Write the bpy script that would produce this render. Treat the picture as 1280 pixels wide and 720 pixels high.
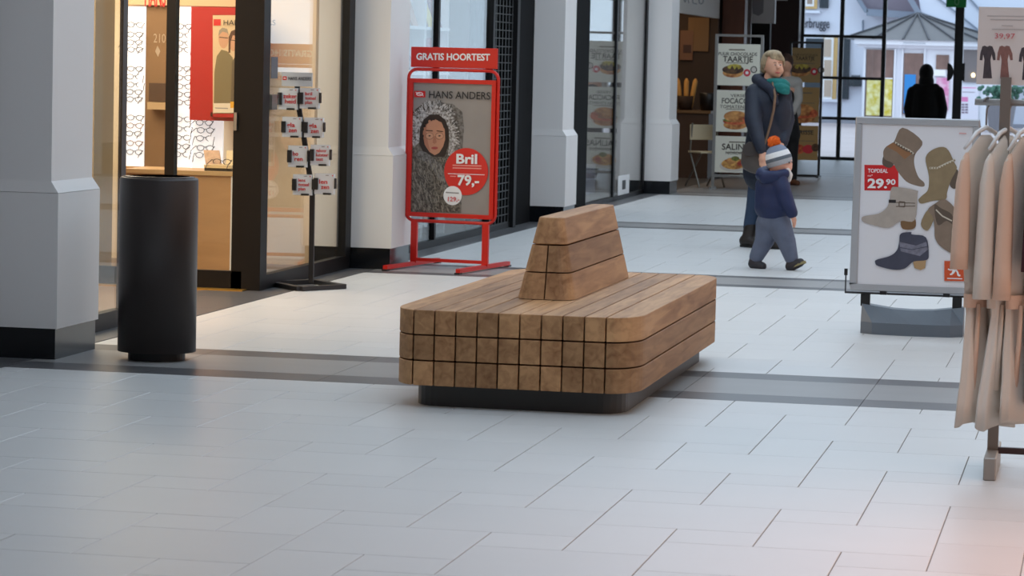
import bpy, bmesh, math, random
from mathutils import Vector, Matrix
random.seed(7)
for o in list(bpy.data.objects): bpy.data.objects.remove(o, do_unlink=True)
SC = bpy.context.scene
COL = SC.collection

# ------------------------------------------------------------------ camera
F, YAW, PITCH, ROLL, H = 3700.0, .19745889, .07655227, .02421218, 1.593
_f = Vector((-math.sin(YAW)*math.cos(PITCH), math.cos(YAW)*math.cos(PITCH), -math.sin(PITCH)))
_r0 = Vector((math.cos(YAW), math.sin(YAW), 0)); _u0 = _r0.cross(_f)
CR = math.cos(ROLL)*_r0 + math.sin(ROLL)*_u0
CU = -math.sin(ROLL)*_r0 + math.cos(ROLL)*_u0
CAMP = Vector((0, 0, H))
cd = bpy.data.cameras.new('camera'); cam = bpy.data.objects.new('camera', cd); COL.objects.link(cam)
cd.sensor_width = 36.0; cd.lens = F/1280*36; cd.clip_start = .1; cd.clip_end = 400
cam.matrix_world = Matrix(((CR.x, CU.x, -_f.x, 0), (CR.y, CU.y, -_f.y, 0), (CR.z, CU.z, -_f.z, H), (0, 0, 0, 1)))
cd.dof.use_dof = True; cd.dof.focus_distance = 15.5; cd.dof.aperture_fstop = 10.0
SC.camera = cam

# ------------------------------------------------------------------ sky and exposure
wd = bpy.data.worlds.new('overcast_sky'); SC.world = wd; wd.use_nodes = True
bgn = wd.node_tree.nodes['Background']; bgn.inputs[0].default_value = (.70, .845, 1.0, 1); bgn.inputs[1].default_value = 1.3
SC.view_settings.view_transform = 'Standard'; SC.view_settings.look = 'None'
SC.view_settings.exposure = 0.58; SC.view_settings.gamma = 1.0; SC.view_settings.use_curve_mapping = False

def area_lamp(name, loc, size, size_y, power, color, rot=(0, 0, 0)):
    l = bpy.data.lights.new(name, 'AREA'); l.shape = 'RECTANGLE'; l.size = size; l.size_y = size_y
    l.energy = power; l.color = color
    o = bpy.data.objects.new(name, l); COL.objects.link(o); o.location = loc; o.rotation_euler = rot
    return o
WARM = (1.0, .79, .57)
area_lamp('optician_ceiling_light', (-7.9, 18.6, 2.85), 2.8, 5.4, 225, WARM)
area_lamp('card_shop_ceiling_light', (-7.4, 25.4, 2.85), 2.6, 4.5, 45, (1, .93, .86))
area_lamp('shop_ceiling_light', (-7.4, 32.8, 2.85), 2.6, 5.0, 60, (1, .95, .95))
area_lamp('cafe_ceiling_light', (-7.6, 40.5, 2.75), 3.0, 4.5, 85, (1, .72, .45))
area_lamp('clothes_shop_ceiling_light', (3.4, 11.5, 2.75), 3.0, 9.0, 95, (1.0, .7, .52))
area_lamp('clothes_shop_door_light', (1.75, 9.5, 2.5), 0.5, .8, 11, (1.0, .42, .26), (0, math.radians(30), 0)).data.spread = math.radians(80)
area_lamp('clothes_shop_far_ceiling_light', (3.3, 25.0, 2.75), 3.0, 10.0, 160, (1.0, .78, .62))

# ------------------------------------------------------------------ pixel helpers (a pixel gives a direction only)
def ray(px, py): return (px-640)/F*CR - (py-360)/F*CU + _f
def G(px, py, z=0.0):
    d = ray(px, py); return CAMP + d*((z-H)/d.z)
def atY(px, py, Y):
    d = ray(px, py); return CAMP + d*(Y/d.y)
def atX(px, py, X):
    d = ray(px, py); return CAMP + d*(X/d.x)
def proj(p):
    d = Vector(p)-CAMP; z = d.dot(_f); return 640+F*d.dot(CR)/z, 360-F*d.dot(CU)/z
class Plane:
    """a vertical plane through o, turned by ang about z; n points to the camera's side"""
    def __init__(s, o, ang=0.0):
        s.o = Vector(o); s.u = Vector((math.cos(ang), math.sin(ang), 0)); s.n = Vector((math.sin(ang), -math.cos(ang), 0)); s.v = Vector((0, 0, 1))
    def hit(s, px, py, lift=0.0):
        d = ray(px, py); t = (s.o-CAMP).dot(s.n)/d.dot(s.n); return CAMP + d*t + s.n*lift

# ------------------------------------------------------------------ materials
def lin(c): return tuple((x/255/12.92 if x/255 <= .04045 else ((x/255+.055)/1.055)**2.4) for x in c)
MATS = {}
def mat(name, rgb, rough=.6, metal=0.0, spec=.5, emit=0.0, var=0.0, noise=None, bump=0.0, bscale=40, wave=None):
    """rgb in 0-255; var = value change per object; noise=(scale xyz, amount, detail)"""
    if name in MATS: return MATS[name]
    m = bpy.data.materials.new(name); m.use_nodes = True; nt = m.node_tree; N = nt.nodes; L = nt.links
    b = N['Principled BSDF']; c = lin(rgb) + (1,)
    b.inputs['Base Color'].default_value = c; b.inputs['Roughness'].default_value = rough
    b.inputs['Metallic'].default_value = metal; b.inputs['Specular IOR Level'].default_value = spec
    if emit: b.inputs['Emission Color'].default_value = c; b.inputs['Emission Strength'].default_value = emit
    col = None
    if noise:
        sc, amt, det = noise
        tc = N.new('ShaderNodeTexCoord'); mp = N.new('ShaderNodeMapping'); mp.inputs['Scale'].default_value = sc
        L.new(tc.outputs['Object'], mp.inputs[0])
        oi = N.new('ShaderNodeObjectInfo'); ad = N.new('ShaderNodeVectorMath'); ad.operation = 'ADD'
        cb = N.new('ShaderNodeVectorMath'); cb.operation = 'SCALE'; cb.inputs[0].default_value = (37.1, 91.7, 53.3)
        L.new(oi.outputs['Random'], cb.inputs['Scale']); L.new(mp.outputs[0], ad.inputs[0]); L.new(cb.outputs[0], ad.inputs[1])
        nz = N.new('ShaderNodeTexNoise'); nz.inputs['Scale'].default_value = 1.0; nz.inputs['Detail'].default_value = det; nz.inputs['Roughness'].default_value = .6
        L.new(ad.outputs[0], nz.inputs['Vector'])
        mr = N.new('ShaderNodeMapRange'); mr.inputs['From Min'].default_value = .25; mr.inputs['From Max'].default_value = .75
        mr.inputs['To Min'].default_value = 1-amt; mr.inputs['To Max'].default_value = 1+amt; L.new(nz.outputs[0], mr.inputs[0])
        hs = N.new('ShaderNodeHueSaturation'); hs.inputs['Color'].default_value = c; L.new(mr.outputs[0], hs.inputs['Value']); col = hs
    if var:
        oi = N.new('ShaderNodeObjectInfo'); mr = N.new('ShaderNodeMapRange'); mr.inputs['To Min'].default_value = 1-var; mr.inputs['To Max'].default_value = 1+var
        L.new(oi.outputs['Random'], mr.inputs[0])
        hs = N.new('ShaderNodeHueSaturation'); L.new(mr.outputs[0], hs.inputs['Value'])
        if col: L.new(col.outputs[0], hs.inputs['Color'])
        else: hs.inputs['Color'].default_value = c
        col = hs
    if col: L.new(col.outputs[0], b.inputs['Base Color'])
    if bump:
        nz = N.new('ShaderNodeTexNoise'); nz.inputs['Scale'].default_value = bscale; nz.inputs['Detail'].default_value = 5
        tc = N.new('ShaderNodeTexCoord'); L.new(tc.outputs['Object'], nz.inputs['Vector'])
        bp = N.new('ShaderNodeBump'); bp.inputs['Strength'].default_value = bump; bp.inputs['Distance'].default_value = .01
        L.new(nz.outputs[0], bp.inputs['Height']); L.new(bp.outputs[0], b.inputs['Normal'])
    if wave:   # quilting or knit ribs: (scale, strength, direction)
        wv = N.new('ShaderNodeTexWave'); wv.inputs['Scale'].default_value = wave[0]; wv.bands_direction = wave[2]; wv.inputs['Distortion'].default_value = 1.2
        tc = N.new('ShaderNodeTexCoord'); L.new(tc.outputs['Object'], wv.inputs['Vector'])
        bp = N.new('ShaderNodeBump'); bp.inputs['Strength'].default_value = wave[1]; bp.inputs['Distance'].default_value = .02
        L.new(wv.outputs[0], bp.inputs['Height']); L.new(bp.outputs[0], b.inputs['Normal'])
    MATS[name] = m; return m
def glass_mat(name, tint=(.93, .96, .96), rough=0.0, ior=1.33):
    if name in MATS: return MATS[name]
    m = bpy.data.materials.new(name); m.use_nodes = True; nt = m.node_tree; N = nt.nodes; L = nt.links; N.clear()
    out = N.new('ShaderNodeOutputMaterial'); mx = N.new('ShaderNodeMixShader'); tr = N.new('ShaderNodeBsdfTransparent'); gl = N.new('ShaderNodeBsdfGlossy'); fr = N.new('ShaderNodeFresnel')
    tr.inputs[0].default_value = tint + (1,); gl.inputs['Roughness'].default_value = rough; fr.inputs[0].default_value = ior
    ge = N.new('ShaderNodeNewGeometry'); mr = N.new('ShaderNodeMapRange'); mr.inputs['To Min'].default_value = ior; mr.inputs['To Max'].default_value = 1/ior; L.new(ge.outputs['Backfacing'], mr.inputs[0]); L.new(mr.outputs[0], fr.inputs[0])
    L.new(fr.outputs[0], mx.inputs[0]); L.new(tr.outputs[0], mx.inputs[1]); L.new(gl.outputs[0], mx.inputs[2]); L.new(mx.outputs[0], out.inputs[0])
    MATS[name] = m; return m
def print_mat(name, a, b_, scale=60, rough=.5, detail=6, thr=.5, soft=.15):
    """two-tone mottled print (fur, stubble of a photo, food)"""
    if name in MATS: return MATS[name]
    m = mat(name, a, rough); N = m.node_tree.nodes; L = m.node_tree.links; b = N['Principled BSDF']
    tc = N.new('ShaderNodeTexCoord'); nz = N.new('ShaderNodeTexNoise'); nz.inputs['Scale'].default_value = scale; nz.inputs['Detail'].default_value = detail
    L.new(tc.outputs['Object'], nz.inputs['Vector'])
    r = N.new('ShaderNodeValToRGB'); r.color_ramp.elements[0].position = thr-soft; r.color_ramp.elements[1].position = thr+soft
    r.color_ramp.elements[0].color = lin(a)+(1,); r.color_ramp.elements[1].color = lin(b_)+(1,)
    L.new(nz.outputs[0], r.inputs[0]); L.new(r.outputs[0], b.inputs['Base Color'])
    return m

# ------------------------------------------------------------------ mesh builder
class MB:
    def __init__(s): s.bm = bmesh.new()
    def face(s, pts, mi=0):
        f = s.bm.faces.new([s.bm.verts.new(p) for p in pts]); f.material_index = mi; return f
    def hexa(s, c, mi=0):
        """8 corners: bottom loop 0-3, top loop 4-7"""
        v = [s.bm.verts.new(p) for p in c]
        for q in ((3, 2, 1, 0), (4, 5, 6, 7), (0, 1, 5, 4), (1, 2, 6, 5), (2, 3, 7, 6), (3, 0, 4, 7)):
            s.bm.faces.new([v[i] for i in q]).material_index = mi
        return s
    def box(s, x0, x1, y0, y1, z0, z1, mi=0):
        return s.hexa([(x0, y0, z0), (x1, y0, z0), (x1, y1, z0), (x0, y1, z0), (x0, y0, z1), (x1, y0, z1), (x1, y1, z1), (x0, y1, z1)], mi)
    def bar(s, a, b, w, h, up=(0, 0, 1), mi=0):
        a = Vector(a); b = Vector(b); d = (b-a).normalized(); up = Vector(up)
        if abs(d.dot(up)) > .98: up = Vector((0, 1, 0))
        x = d.cross(up).normalized()*w/2; z = x.cross(d).normalized()*h/2
        return s.hexa([a-x-z, b-x-z, b+x-z, a+x-z, a-x+z, b-x+z, b+x+z, a+x+z], mi)
    def prism(s, poly, a, b, fn, mi=0):
        """extrude a 2-d outline between a and b; fn(u,v,w) gives the point"""
        n = len(poly); A = [s.bm.verts.new(fn(u, v, a)) for u, v in poly]; B = [s.bm.verts.new(fn(u, v, b)) for u, v in poly]
        s.bm.faces.new(A[::-1]).material_index = mi; s.bm.faces.new(B).material_index = mi
        for i in range(n): s.bm.faces.new((A[i], A[(i+1) % n], B[(i+1) % n], B[i])).material_index = mi
        return s
    def rings(s, rings, cap=True, mi=0):
        V = [[s.bm.verts.new(p) for p in r] for r in rings]; n = len(V[0])
        for a, b in zip(V, V[1:]):
            for i in range(n): s.bm.faces.new((a[i], a[(i+1) % n], b[(i+1) % n], b[i])).material_index = mi
        if cap:
            s.bm.faces.new(V[0][::-1]).material_index = mi; s.bm.faces.new(V[-1]).material_index = mi
        return s
    def tube(s, pts, r, n=8, closed=False, mi=0):
        pts = [Vector(p) for p in pts]; R = []; m = len(pts); px = None
        for i, p in enumerate(pts):
            if closed: d = pts[(i+1) % m]-pts[i-1]
            else: d = pts[min(i+1, m-1)]-pts[max(i-1, 0)]
            d.normalize()
            x = px - d*px.dot(d) if px is not None else d.cross(Vector((0, 0, 1)) if abs(d.z) < .9 else Vector((0, 1, 0)))
            x.normalize(); px = x; y = d.cross(x); rr = r[i] if isinstance(r, (list, tuple)) else r
            R.append([p + x*rr*math.cos(2*math.pi*k/n) + y*rr*math.sin(2*math.pi*k/n) for k in range(n)])
        if closed: R.append(R[0]); return s.rings(R, False, mi)
        return s.rings(R, True, mi)
    def lathe(s, c, prof, n=32, mi=0, cap=True):
        return s.rings([[(c[0]+r*math.cos(2*math.pi*k/n), c[1]+r*math.sin(2*math.pi*k/n), c[2]+z) for k in range(n)] for r, z in prof], cap, mi)
    def ball(s, c, r, rot=None, n=12, mi=0):
        r = (r, r, r) if not isinstance(r, (tuple, list)) else r
        m = Matrix.Translation(c) @ (rot.to_4x4() if rot else Matrix()) @ Matrix.Diagonal((r[0], r[1], r[2], 1))
        g = bmesh.ops.create_uvsphere(s.bm, u_segments=n*2, v_segments=n, radius=1, matrix=m)
        for f in {f for v in g['verts'] for f in v.link_faces}: f.material_index = mi
        return s
    def cap(s, a, ra, b, rb, n=16):
        """tapered capsule"""
        a = Vector(a); b = Vector(b); s.ball(a, ra, n=10); s.ball(b, rb, n=10)
        if (b-a).length > 1e-4: s.tube([a, b], [ra, rb], n=n)
        return s
    def chain(s, *pr):
        for (a, ra), (b, rb) in zip(pr, pr[1:]): s.cap(a, ra, b, rb)
        return s
    def bevel(s, off, seg=1):
        bmesh.ops.remove_doubles(s.bm, verts=s.bm.verts[:], dist=1e-6)
        bmesh.ops.bevel(s.bm, geom=s.bm.edges[:], offset=off, segments=seg, affect='EDGES', clamp_overlap=True); return s
    def mesh(s, name, mats, smooth=False):
        me = bpy.data.meshes.new(name); bmesh.ops.recalc_face_normals(s.bm, faces=s.bm.faces[:]); s.bm.to_mesh(me); s.bm.free()
        for m in (mats if isinstance(mats, (list, tuple)) else [mats]): me.materials.append(m)
        if smooth:
            for p in me.polygons: p.use_smooth = True
        return me
    def obj(s, name, mats, parent=None, smooth=False, world=True, kind=None, label=None, base=None):
        """points are world points unless world=False; a top-level mesh gets its origin at its base"""
        if parent is not None:
            if world:
                bpy_m = full_matrix(parent).inverted(); s.bm.transform(bpy_m)
            loc = Vector()
        else:
            vs = [v.co for v in s.bm.verts]
            loc = Vector(base) if base else Vector(((min(v.x for v in vs)+max(v.x for v in vs))/2, (min(v.y for v in vs)+max(v.y for v in vs))/2, min(v.z for v in vs)))
            s.bm.transform(Matrix.Translation(-loc))
        o = bpy.data.objects.new(name, s.mesh(name, mats, smooth)); COL.objects.link(o); o.location = loc; o.parent = parent
        if kind: o['kind'] = kind
        if label: o['label'] = label
        return o
def full_matrix(o):
    m = Matrix.LocRotScale(o.location, o.rotation_euler, o.scale)
    return full_matrix(o.parent) @ m if o.parent else m
def tag(o, label, cat, group=None):
    o['label'] = label; o['category'] = cat
    if group: o['group'] = group
    return o
def thing(name, label, cat, loc, rz=0.0, group=None):
    o = bpy.data.objects.new(name, None); COL.objects.link(o); o.location = loc; o.rotation_euler = (0, 0, rz); o.empty_display_size = .1
    return tag(o, label, cat, group)
def structure(name, loc=(0, 0, 0)):
    o = bpy.data.objects.new(name, None); COL.objects.link(o); o.location = loc; o['kind'] = 'structure'; o.empty_display_size = .1
    return o
def copy_obj(o, parent=None, loc=None):
    c = o.copy(); COL.objects.link(c); c.parent = parent
    if loc is not None: c.location = loc
    return c
def remesh(mb, name, mats, parent, voxel=.012, smooth=2, subtract=None, label=None):
    """overlapping closed shells -> one continuous skin"""
    mb.bm.transform(full_matrix(parent).inverted())
    me0 = mb.mesh(name+'_src', mats); t = bpy.data.objects.new('tmp', me0); COL.objects.link(t)
    r = t.modifiers.new('r', 'REMESH'); r.mode = 'VOXEL'; r.voxel_size = voxel; r.use_smooth_shade = True
    if smooth:
        k = t.modifiers.new('s', 'SMOOTH'); k.iterations = smooth; k.factor = .5
    dg = bpy.context.evaluated_depsgraph_get(); me = bpy.data.meshes.new_from_object(t.evaluated_get(dg)); me.name = name
    bpy.data.objects.remove(t, do_unlink=True)
    me.materials.clear()
    for m in (mats if isinstance(mats, (list, tuple)) else [mats]): me.materials.append(m)
    for p in me.polygons: p.use_smooth = True
    o = bpy.data.objects.new(name, me); COL.objects.link(o); o.parent = parent
    if label: o['label'] = label
    return o
def text(s, pl, x0, x1, ybase, ytop, m, parent, lift=.002, bold=0.0, name='lettering', depth=.0006, shear=0.0, slope=.03, flip=False):
    """lettering in plane pl between pixels x0..x1 (left and right end at the baseline), cap height ybase..ytop"""
    cu = bpy.data.curves.new('t', 'FONT'); cu.body = s; cu.size = 1; cu.offset = bold; cu.extrude = .01; cu.shear = shear; cu.resolution_u = 3
    t = bpy.data.objects.new('tmp', cu); COL.objects.link(t)
    dg = bpy.context.evaluated_depsgraph_get(); me = bpy.data.meshes.new_from_object(t.evaluated_get(dg)); me.name = name
    bpy.data.objects.remove(t, do_unlink=True)
    A = pl.hit(x0, ybase); B = pl.hit(x1, ybase + (x1-x0)*slope); T = pl.hit(x0, ytop)
    xs = [v.co.x for v in me.vertices]; xa, xb = min(xs), max(xs); top = .69
    ux = (B-A)/(xb-xa); uy = Vector((0, 0, (T-A).z/top)); inv = full_matrix(parent).inverted() if parent else Matrix()
    for v in me.vertices:
        c = v.co.copy(); fx = c.x-xa
        v.co = inv @ (A + ux*fx + uy*c.y + pl.n*(lift + (depth if c.z > 0 else 0)))
    me.materials.append(m)
    o = bpy.data.objects.new(name, me); COL.objects.link(o); o.parent = parent
    return o
class Print:
    """flat print on a plane: outlines given in pixels, stacked in thin layers"""
    def __init__(s, pl, lift=.001): s.pl = pl; s.mb = MB(); s.mats = []; s.k = 0; s.lift = lift
    def poly(s, pts, m):
        if m not in s.mats: s.mats.append(m)
        s.k += 1; s.mb.face([s.pl.hit(x, y, s.lift+.0002*s.k) for x, y in pts], s.mats.index(m)); return s
    def blob(s, pts, m, n=4):
        """outline smoothed through its points"""
        out = []; k = len(pts)
        for i in range(k):
            p0, p1, p2, p3 = (Vector(pts[(i+j) % k]) for j in (-1, 0, 1, 2))
            for q in range(n):
                t = q/n; v = .5*((2*p1)+(p2-p0)*t+(2*p0-5*p1+4*p2-p3)*t*t+(3*p1-p0-3*p2+p3)*t**3); out.append((v.x, v.y))
        return s.poly(out, m)
    def oval(s, cx, cy, rx, ry, m, n=24, tilt=0.0):
        c, q = math.cos(tilt), math.sin(tilt); P = []
        for i in range(n):
            a = 2*math.pi*i/n; x = rx*math.cos(a); y = ry*math.sin(a); P.append((cx+x*c-y*q, cy+x*q+y*c))
        return s.poly(P, m)
    def line(s, pts, w, m):
        for (xa, ya), (xb, yb) in zip(pts, pts[1:]):
            L = math.hypot(xb-xa, yb-ya) or 1; nx, ny = -(yb-ya)/L*w/2, (xb-xa)/L*w/2
            s.poly([(xa+nx, ya+ny), (xb+nx, yb+ny), (xb-nx, yb-ny), (xa-nx, ya-ny)], m); s.k -= 1
        s.k += 1; return s
    def rect(s, x0, y0, x1, y1, m, slope=.03): 
        d = (x1-x0)*slope; return s.poly([(x0, y0), (x1, y0+d), (x1, y1+d), (x0, y1)], m)
    def done(s, parent, name='print', label=None): return s.mb.obj(name, s.mats, parent, label=label)
ORD = ['first', 'second', 'third', 'fourth', 'fifth', 'sixth', 'seventh', 'eighth', 'ninth', 'tenth', 'eleventh', 'twelfth', 'thirteenth', 'fourteenth', 'fifteenth']

# ================================================================== materials used all over
white_paint = mat('pillar_plaster', (226, 224, 222), .6, noise=((.8, .8, .5), .025, 3))
skirt_black = mat('polished_black_stone', (14, 17, 22), .18)
metal_black = mat('dark_anthracite_frame', (11, 11, 13), .45, spec=.3)
steel_grey = mat('brushed_steel', (150, 150, 150), .35, .8)
tile_light = mat('pale_floor_tile', (205, 206, 205), 0.37, spec=.5, var=.022, noise=((.9, 2.2, 1), .02, 4))
tile_mid = mat('grey_floor_tile', (142, 141, 140), .36, spec=.4, var=.03, noise=((1.5, 4, 1), .05, 4))
tile_dark = mat('dark_floor_tile', (86, 86, 88), .34, spec=.4, var=.05, noise=((2, 5, 1), .06, 4))
grout = mat('grey_grout', (128, 126, 123), .8)
glass = glass_mat('shop_glass')
clear_glass = glass_mat('facade_glass', (.95, .97, .98))
red = mat('signal_red_lacquer', (206, 34, 24), .35)
print_red = mat('print_red', (208, 32, 34), .5)
print_white = mat('print_white', (238, 238, 238), .5)
print_black = mat('print_black', (34, 32, 33), .5)
print_grey = mat('print_grey', (150, 147, 146), .5)
black_plastic = mat('black_plastic', (20, 20, 22), .4)

# ================================================================== floor
floor = MB().box(-5.40, 1.6, -4.5, 52.2, -.12, -.004).obj('floor', grout, kind='structure')
UX, UY = .296, .2917
def xk(k): return -.518 - UX*k
CELL = [(0, 2, 6, 8), (0, 2, 11, 13), (0, 1, 1, 3), (0, 1, 5, 6), (0, 1, 10, 11)]     # k0,k1 (to the left), n0,n1
def section(ya, yb, Y0, near):
    """near tiles one by one; the others joined. g = half joint"""
    g = .0018; out = []
    for k in range(-9, 18):
        sh = 3*(k-3)
        for c0, c1, n0, n1 in CELL:
            for per in range(-12, 14):
                y0 = Y0 + UY*(n0+sh+12*per); y1 = Y0 + UY*(n1+sh+12*per)
                x1 = xk(k+c0); x0 = xk(k+c1)
                x0 = max(x0, -5.39); x1 = min(x1, 1.59); y0 = max(y0, ya); y1 = min(y1, yb)
                if x1-x0 > .01 and y1-y0 > .01: out.append((x0+g, x1-g, y0+g, y1-g))
    return out
tiles = section(-4.4, 14.0, 9.15, 1) + section(15.3, 21.29, 16.36, 1)
def seen(t):
    if t[3] < 6: return False
    px, py = proj(((t[0]+t[1])/2, (t[2]+t[3])/2, 0)); m = 75 if t[3] < 14.2 else 30
    return -m < px < 1280+m and py < 770
near = sorted([t for t in tiles if seen(t)], key=lambda t: t[2])
near_set = set(near[:300]); rest = [t for t in tiles if t not in near_set]
cache = {}
for t in near[:300]:
    key = (round(t[1]-t[0], 4), round(t[3]-t[2], 4))
    if key not in cache:
        cache[key] = MB().box(-key[0]/2, key[0]/2, -key[1]/2, key[1]/2, 0, .004).bevel(.0012).mesh('floor_tile', tile_light)
    o = bpy.data.objects.new('floor_tile', cache[key]); COL.objects.link(o); o.parent = floor
    o.location = Vector(((t[0]+t[1])/2, (t[2]+t[3])/2, -.004)) - floor.location
m = MB()
for a, b, c in ((22.42, 28.45, 23.7), (29.53, 36.03, 30.9)): rest += section(a, b, c, 0)
for t in rest: m.box(t[0], t[1], t[2], t[3], -.004, 0)
m.obj('floor_tile_rest', tile_light, floor, kind='stuff'); m = MB()
for t in section(37.0, 44.0, 38.2, 0)+section(45.1, 52.1, 46.3, 0): m.box(t[0], t[1], t[2], t[3], -.004, 0)
m.obj('floor_tile_grey', tile_mid, floor, kind='stuff')
# dark and grey bands across the floor
for i, (a, b, c, d) in enumerate([(14.0, 14.31, 15.02, 15.3), (21.29, 21.53, 22.22, 22.42), (28.45, 28.68, 29.32, 29.53), (36.03, 36.26, 36.78, 37.0), (44.0, 44.25, 44.85, 45.1)]):
    o = structure('trim_%d' % (i+1), (-2, (a+d)/2, 0))
    xs = [xk(k) for k in range(17, -8, -3)]; xs[0] = -5.39; xs[-1] = 1.59
    for x0, x1 in zip(xs, xs[1:]):
        for y0, y1, mt in ((a, b, tile_dark), (b, c, tile_mid), (c, d, tile_dark)):
            MB().box(x0+.0015, x1-.0015, y0+.001, y1-.001, -.004, 0).obj('band_tile', mt, o)
# dark border along the shops and the brown entrance floor
o = MB().box(-5.95, -5.40, -4.5, 52.2, -.12, -.004).obj('trim_6', grout, kind='structure')
y = -4.4
while y < 52:
    MB().box(-5.95, -5.402, y+.0015, y+.887, -.004, 0).obj('border_tile', tile_dark, o); y += .888
entr = MB().box(-11, -5.95, 14.6, 22.0, -.12, 0).obj('floor_optician', mat('shop_floor', (120, 96, 74), .4, noise=((2, 2, 1), .1, 3)), kind='structure'); entr.name = 'floor.001'
o = MB().box(-11, -5.95, 22.0, 52.2, -.12, 0).obj('floor', mat('shop_floor_grey', (128, 122, 118), .4), kind='structure')
o = MB().box(1.6, 6.0, -4.5, 52.2, -.12, 0).obj('floor', mat('shop_floor_right', (176, 150, 130), .5), kind='structure')
o = MB().box(-40, 40, 52.2, 140, -.14, -.01).obj('floor', mat('street_paving', (176, 164, 164), .8, noise=((.6, .6, 1), .07, 5)), kind='structure')

# ================================================================== shell
plaster = mat('upper_wall_plaster', (206, 204, 200), .7)
warm_wall = mat('warm_shop_wall', (244, 222, 190), .7)
MB().box(-5.9, -5.55, -4.5, 52.2, 2.75, 5.6).obj('wall_left', plaster, kind='structure')
MB().box(-5.9, -5.62, -4.5, 14.4, 0, 2.75).obj('wall_left_near', mat('near_shopfront_wall', (150, 150, 152), .6), kind='structure')
MB().box(-11.2, -11.0, 14.4, 52.2, 0, 2.95).obj('wall_left_back', mat('shop_back_wall', (170, 150, 130), .7), kind='structure')
MB().box(-11.0, -5.92, 21.78, 21.95, 0, 2.95).obj('wall_left_party', warm_wall, kind='structure')
MB().box(-11.0, -5.92, 14.45, 14.6, 0, 2.95).obj('wall_left_party', warm_wall, kind='structure')
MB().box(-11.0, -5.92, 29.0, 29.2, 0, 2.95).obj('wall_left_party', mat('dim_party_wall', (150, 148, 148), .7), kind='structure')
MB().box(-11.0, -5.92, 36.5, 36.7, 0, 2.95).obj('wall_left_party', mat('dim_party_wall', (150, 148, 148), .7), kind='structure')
MB().box(-11.2, -5.55, -4.5, 52.2, 2.95, 3.1).obj('ceiling', plaster, kind='structure')
c = MB(); c.box(-5.55, -3.6, -4.5, 19, 4.6, 4.75); c.box(.9, 1.6, -4.5, 19, 4.6, 4.75); c.box(-5.55, -4.9, 19, 52.2, 4.6, 4.75); c.box(1.0, 1.6, 19, 52.2, 4.6, 4.75); c.box(-3.6, .9, -4.5, 7.2, 4.6, 4.75); c.box(-4.9, 1.0, 37.0, 52.2, 4.6, 4.75)
for yy in range(8, 37, 4): c.box(-4.9, 1.0, yy-.06, yy+.06, 4.6, 4.75)
c.obj('ceiling', plaster, kind='structure')
MB().box(1.6, 1.9, -4.5, 52.2, 2.6, 5.6).obj('wall_right', plaster, kind='structure')
for yy in (-1.0, 5.6, 14.4, 21.7, 28.9, 36.1, 43.4): MB().box(1.6, 2.1, yy, yy+.64, 0, 2.6).obj('wall_right_pier', white_paint, kind='structure')
MB().box(5.9, 6.1, -4.5, 52.2, 0, 2.95).obj('wall_right_back', mat('pinkish_shop_wall', (232, 205, 190), .7), kind='structure')
MB().box(1.9, 6.1, -4.5, 52.2, 2.95, 3.1).obj('ceiling', plaster, kind='structure')
MB().box(-11.2, 6.1, -4.7, -4.5, 0, 5.6).obj('wall_back', plaster, kind='structure')

# ================================================================== pillars
def pillar(Y, label):
    t = thing('pillar', label, 'pillar', (-5.59, Y+.32, 0), group='white pillars along the shop fronts')
    x0, x1, y0, y1 = -5.91, -5.27, Y, Y+.64
    MB().box(x0-.0, x1-.012, y0+.012, y1-.012, 0, .16).obj('skirting', skirt_black, t)
    m = MB(); m.box(x0, x1, y0, y1, .16, .858)
    s = .042
    m.hexa([(x0, y0, .86), (x1, y0, .86), (x1, y1, .86), (x0, y1, .86), (x0+s, y0+.006, .92), (x1-s, y0+.006, .92), (x1-s, y1-.006, .92), (x0+s, y1-.006, .92)])
    m.obj('plinth', white_paint, t)
    m = MB(); m.box(x0+s, x1-s, y0+.01, y1-.01, .92, 2.75); m.obj('shaft', white_paint, t)
    return t
pillar(14.42, 'white pillar with black skirting nearest the camera, left of the waste bin')
pillar(21.66, 'white pillar with black skirting between optician window and red pavement sign')
pillar(28.9, 'white pillar standing between the dark roller grille and the reflecting shop window')
pillar(36.14, 'farthest white pillar, between reflecting shop window and cafe opening')

# ================================================================== optician front
XG = -5.62
def yx(px, py=150): return atX(px, py, XG).y
frame_brown = mat('bronze_window_frame', (58, 50, 46), .35)
w = structure('window_1', (XG, 16, 0))
ye = yx(153, 120)
MB().box(XG-.006, XG+.006, 15.07, ye-.03, .1, 2.75).obj('pane', glass, w)
MB().box(XG-.03, XG+.03, 15.06, ye, .0, .1).obj('sill', metal_black, w)
MB().box(XG-.011, XG+.011, ye-.03, ye+.05, 0, 2.75).obj('post', frame_brown, w)
# recessed entrance: glass wall across, facing along the corridor
YD = 19.3; PD = Plane((0, YD, 0))
d = structure('door_1', (-6.2, YD, 0))
def fx(px, py, Y): return atY(px, py, Y).x
xa = fx(214, 150, YD); xb = fx(297, 150, YD); xL = -7.3
MB().box(xa-.03, xa+.035, YD-.04, YD+.04, 0, 2.75).obj('post', metal_black, d)
MB().box(xb-.02, xb+.06, YD-.03, YD+.03, .0, 2.75).obj('door_stile', metal_black, d)
MB().box(xb+.062, XG+.03, YD-.06, YD+.1, 0, 2.75).obj('corner_post', metal_black, d)
MB().box(xL, xb+.06, YD-.03, YD+.03, .005, .125).obj('bottom_rail', metal_black, d)
MB().box(xL, xa-.03, YD-.005, YD+.005, .125, 2.75).obj('pane', glass, d)
MB().box(xa+.035, xb-.02, YD-.005, YD+.005, .125, 2.75).obj('pane', glass, d)
MB().box(xL, xb+.1, YD-.16, YD-.05, 0, .008).obj('threshold', mat('brass_strip', (190, 150, 70), .35, .8), d)
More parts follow.
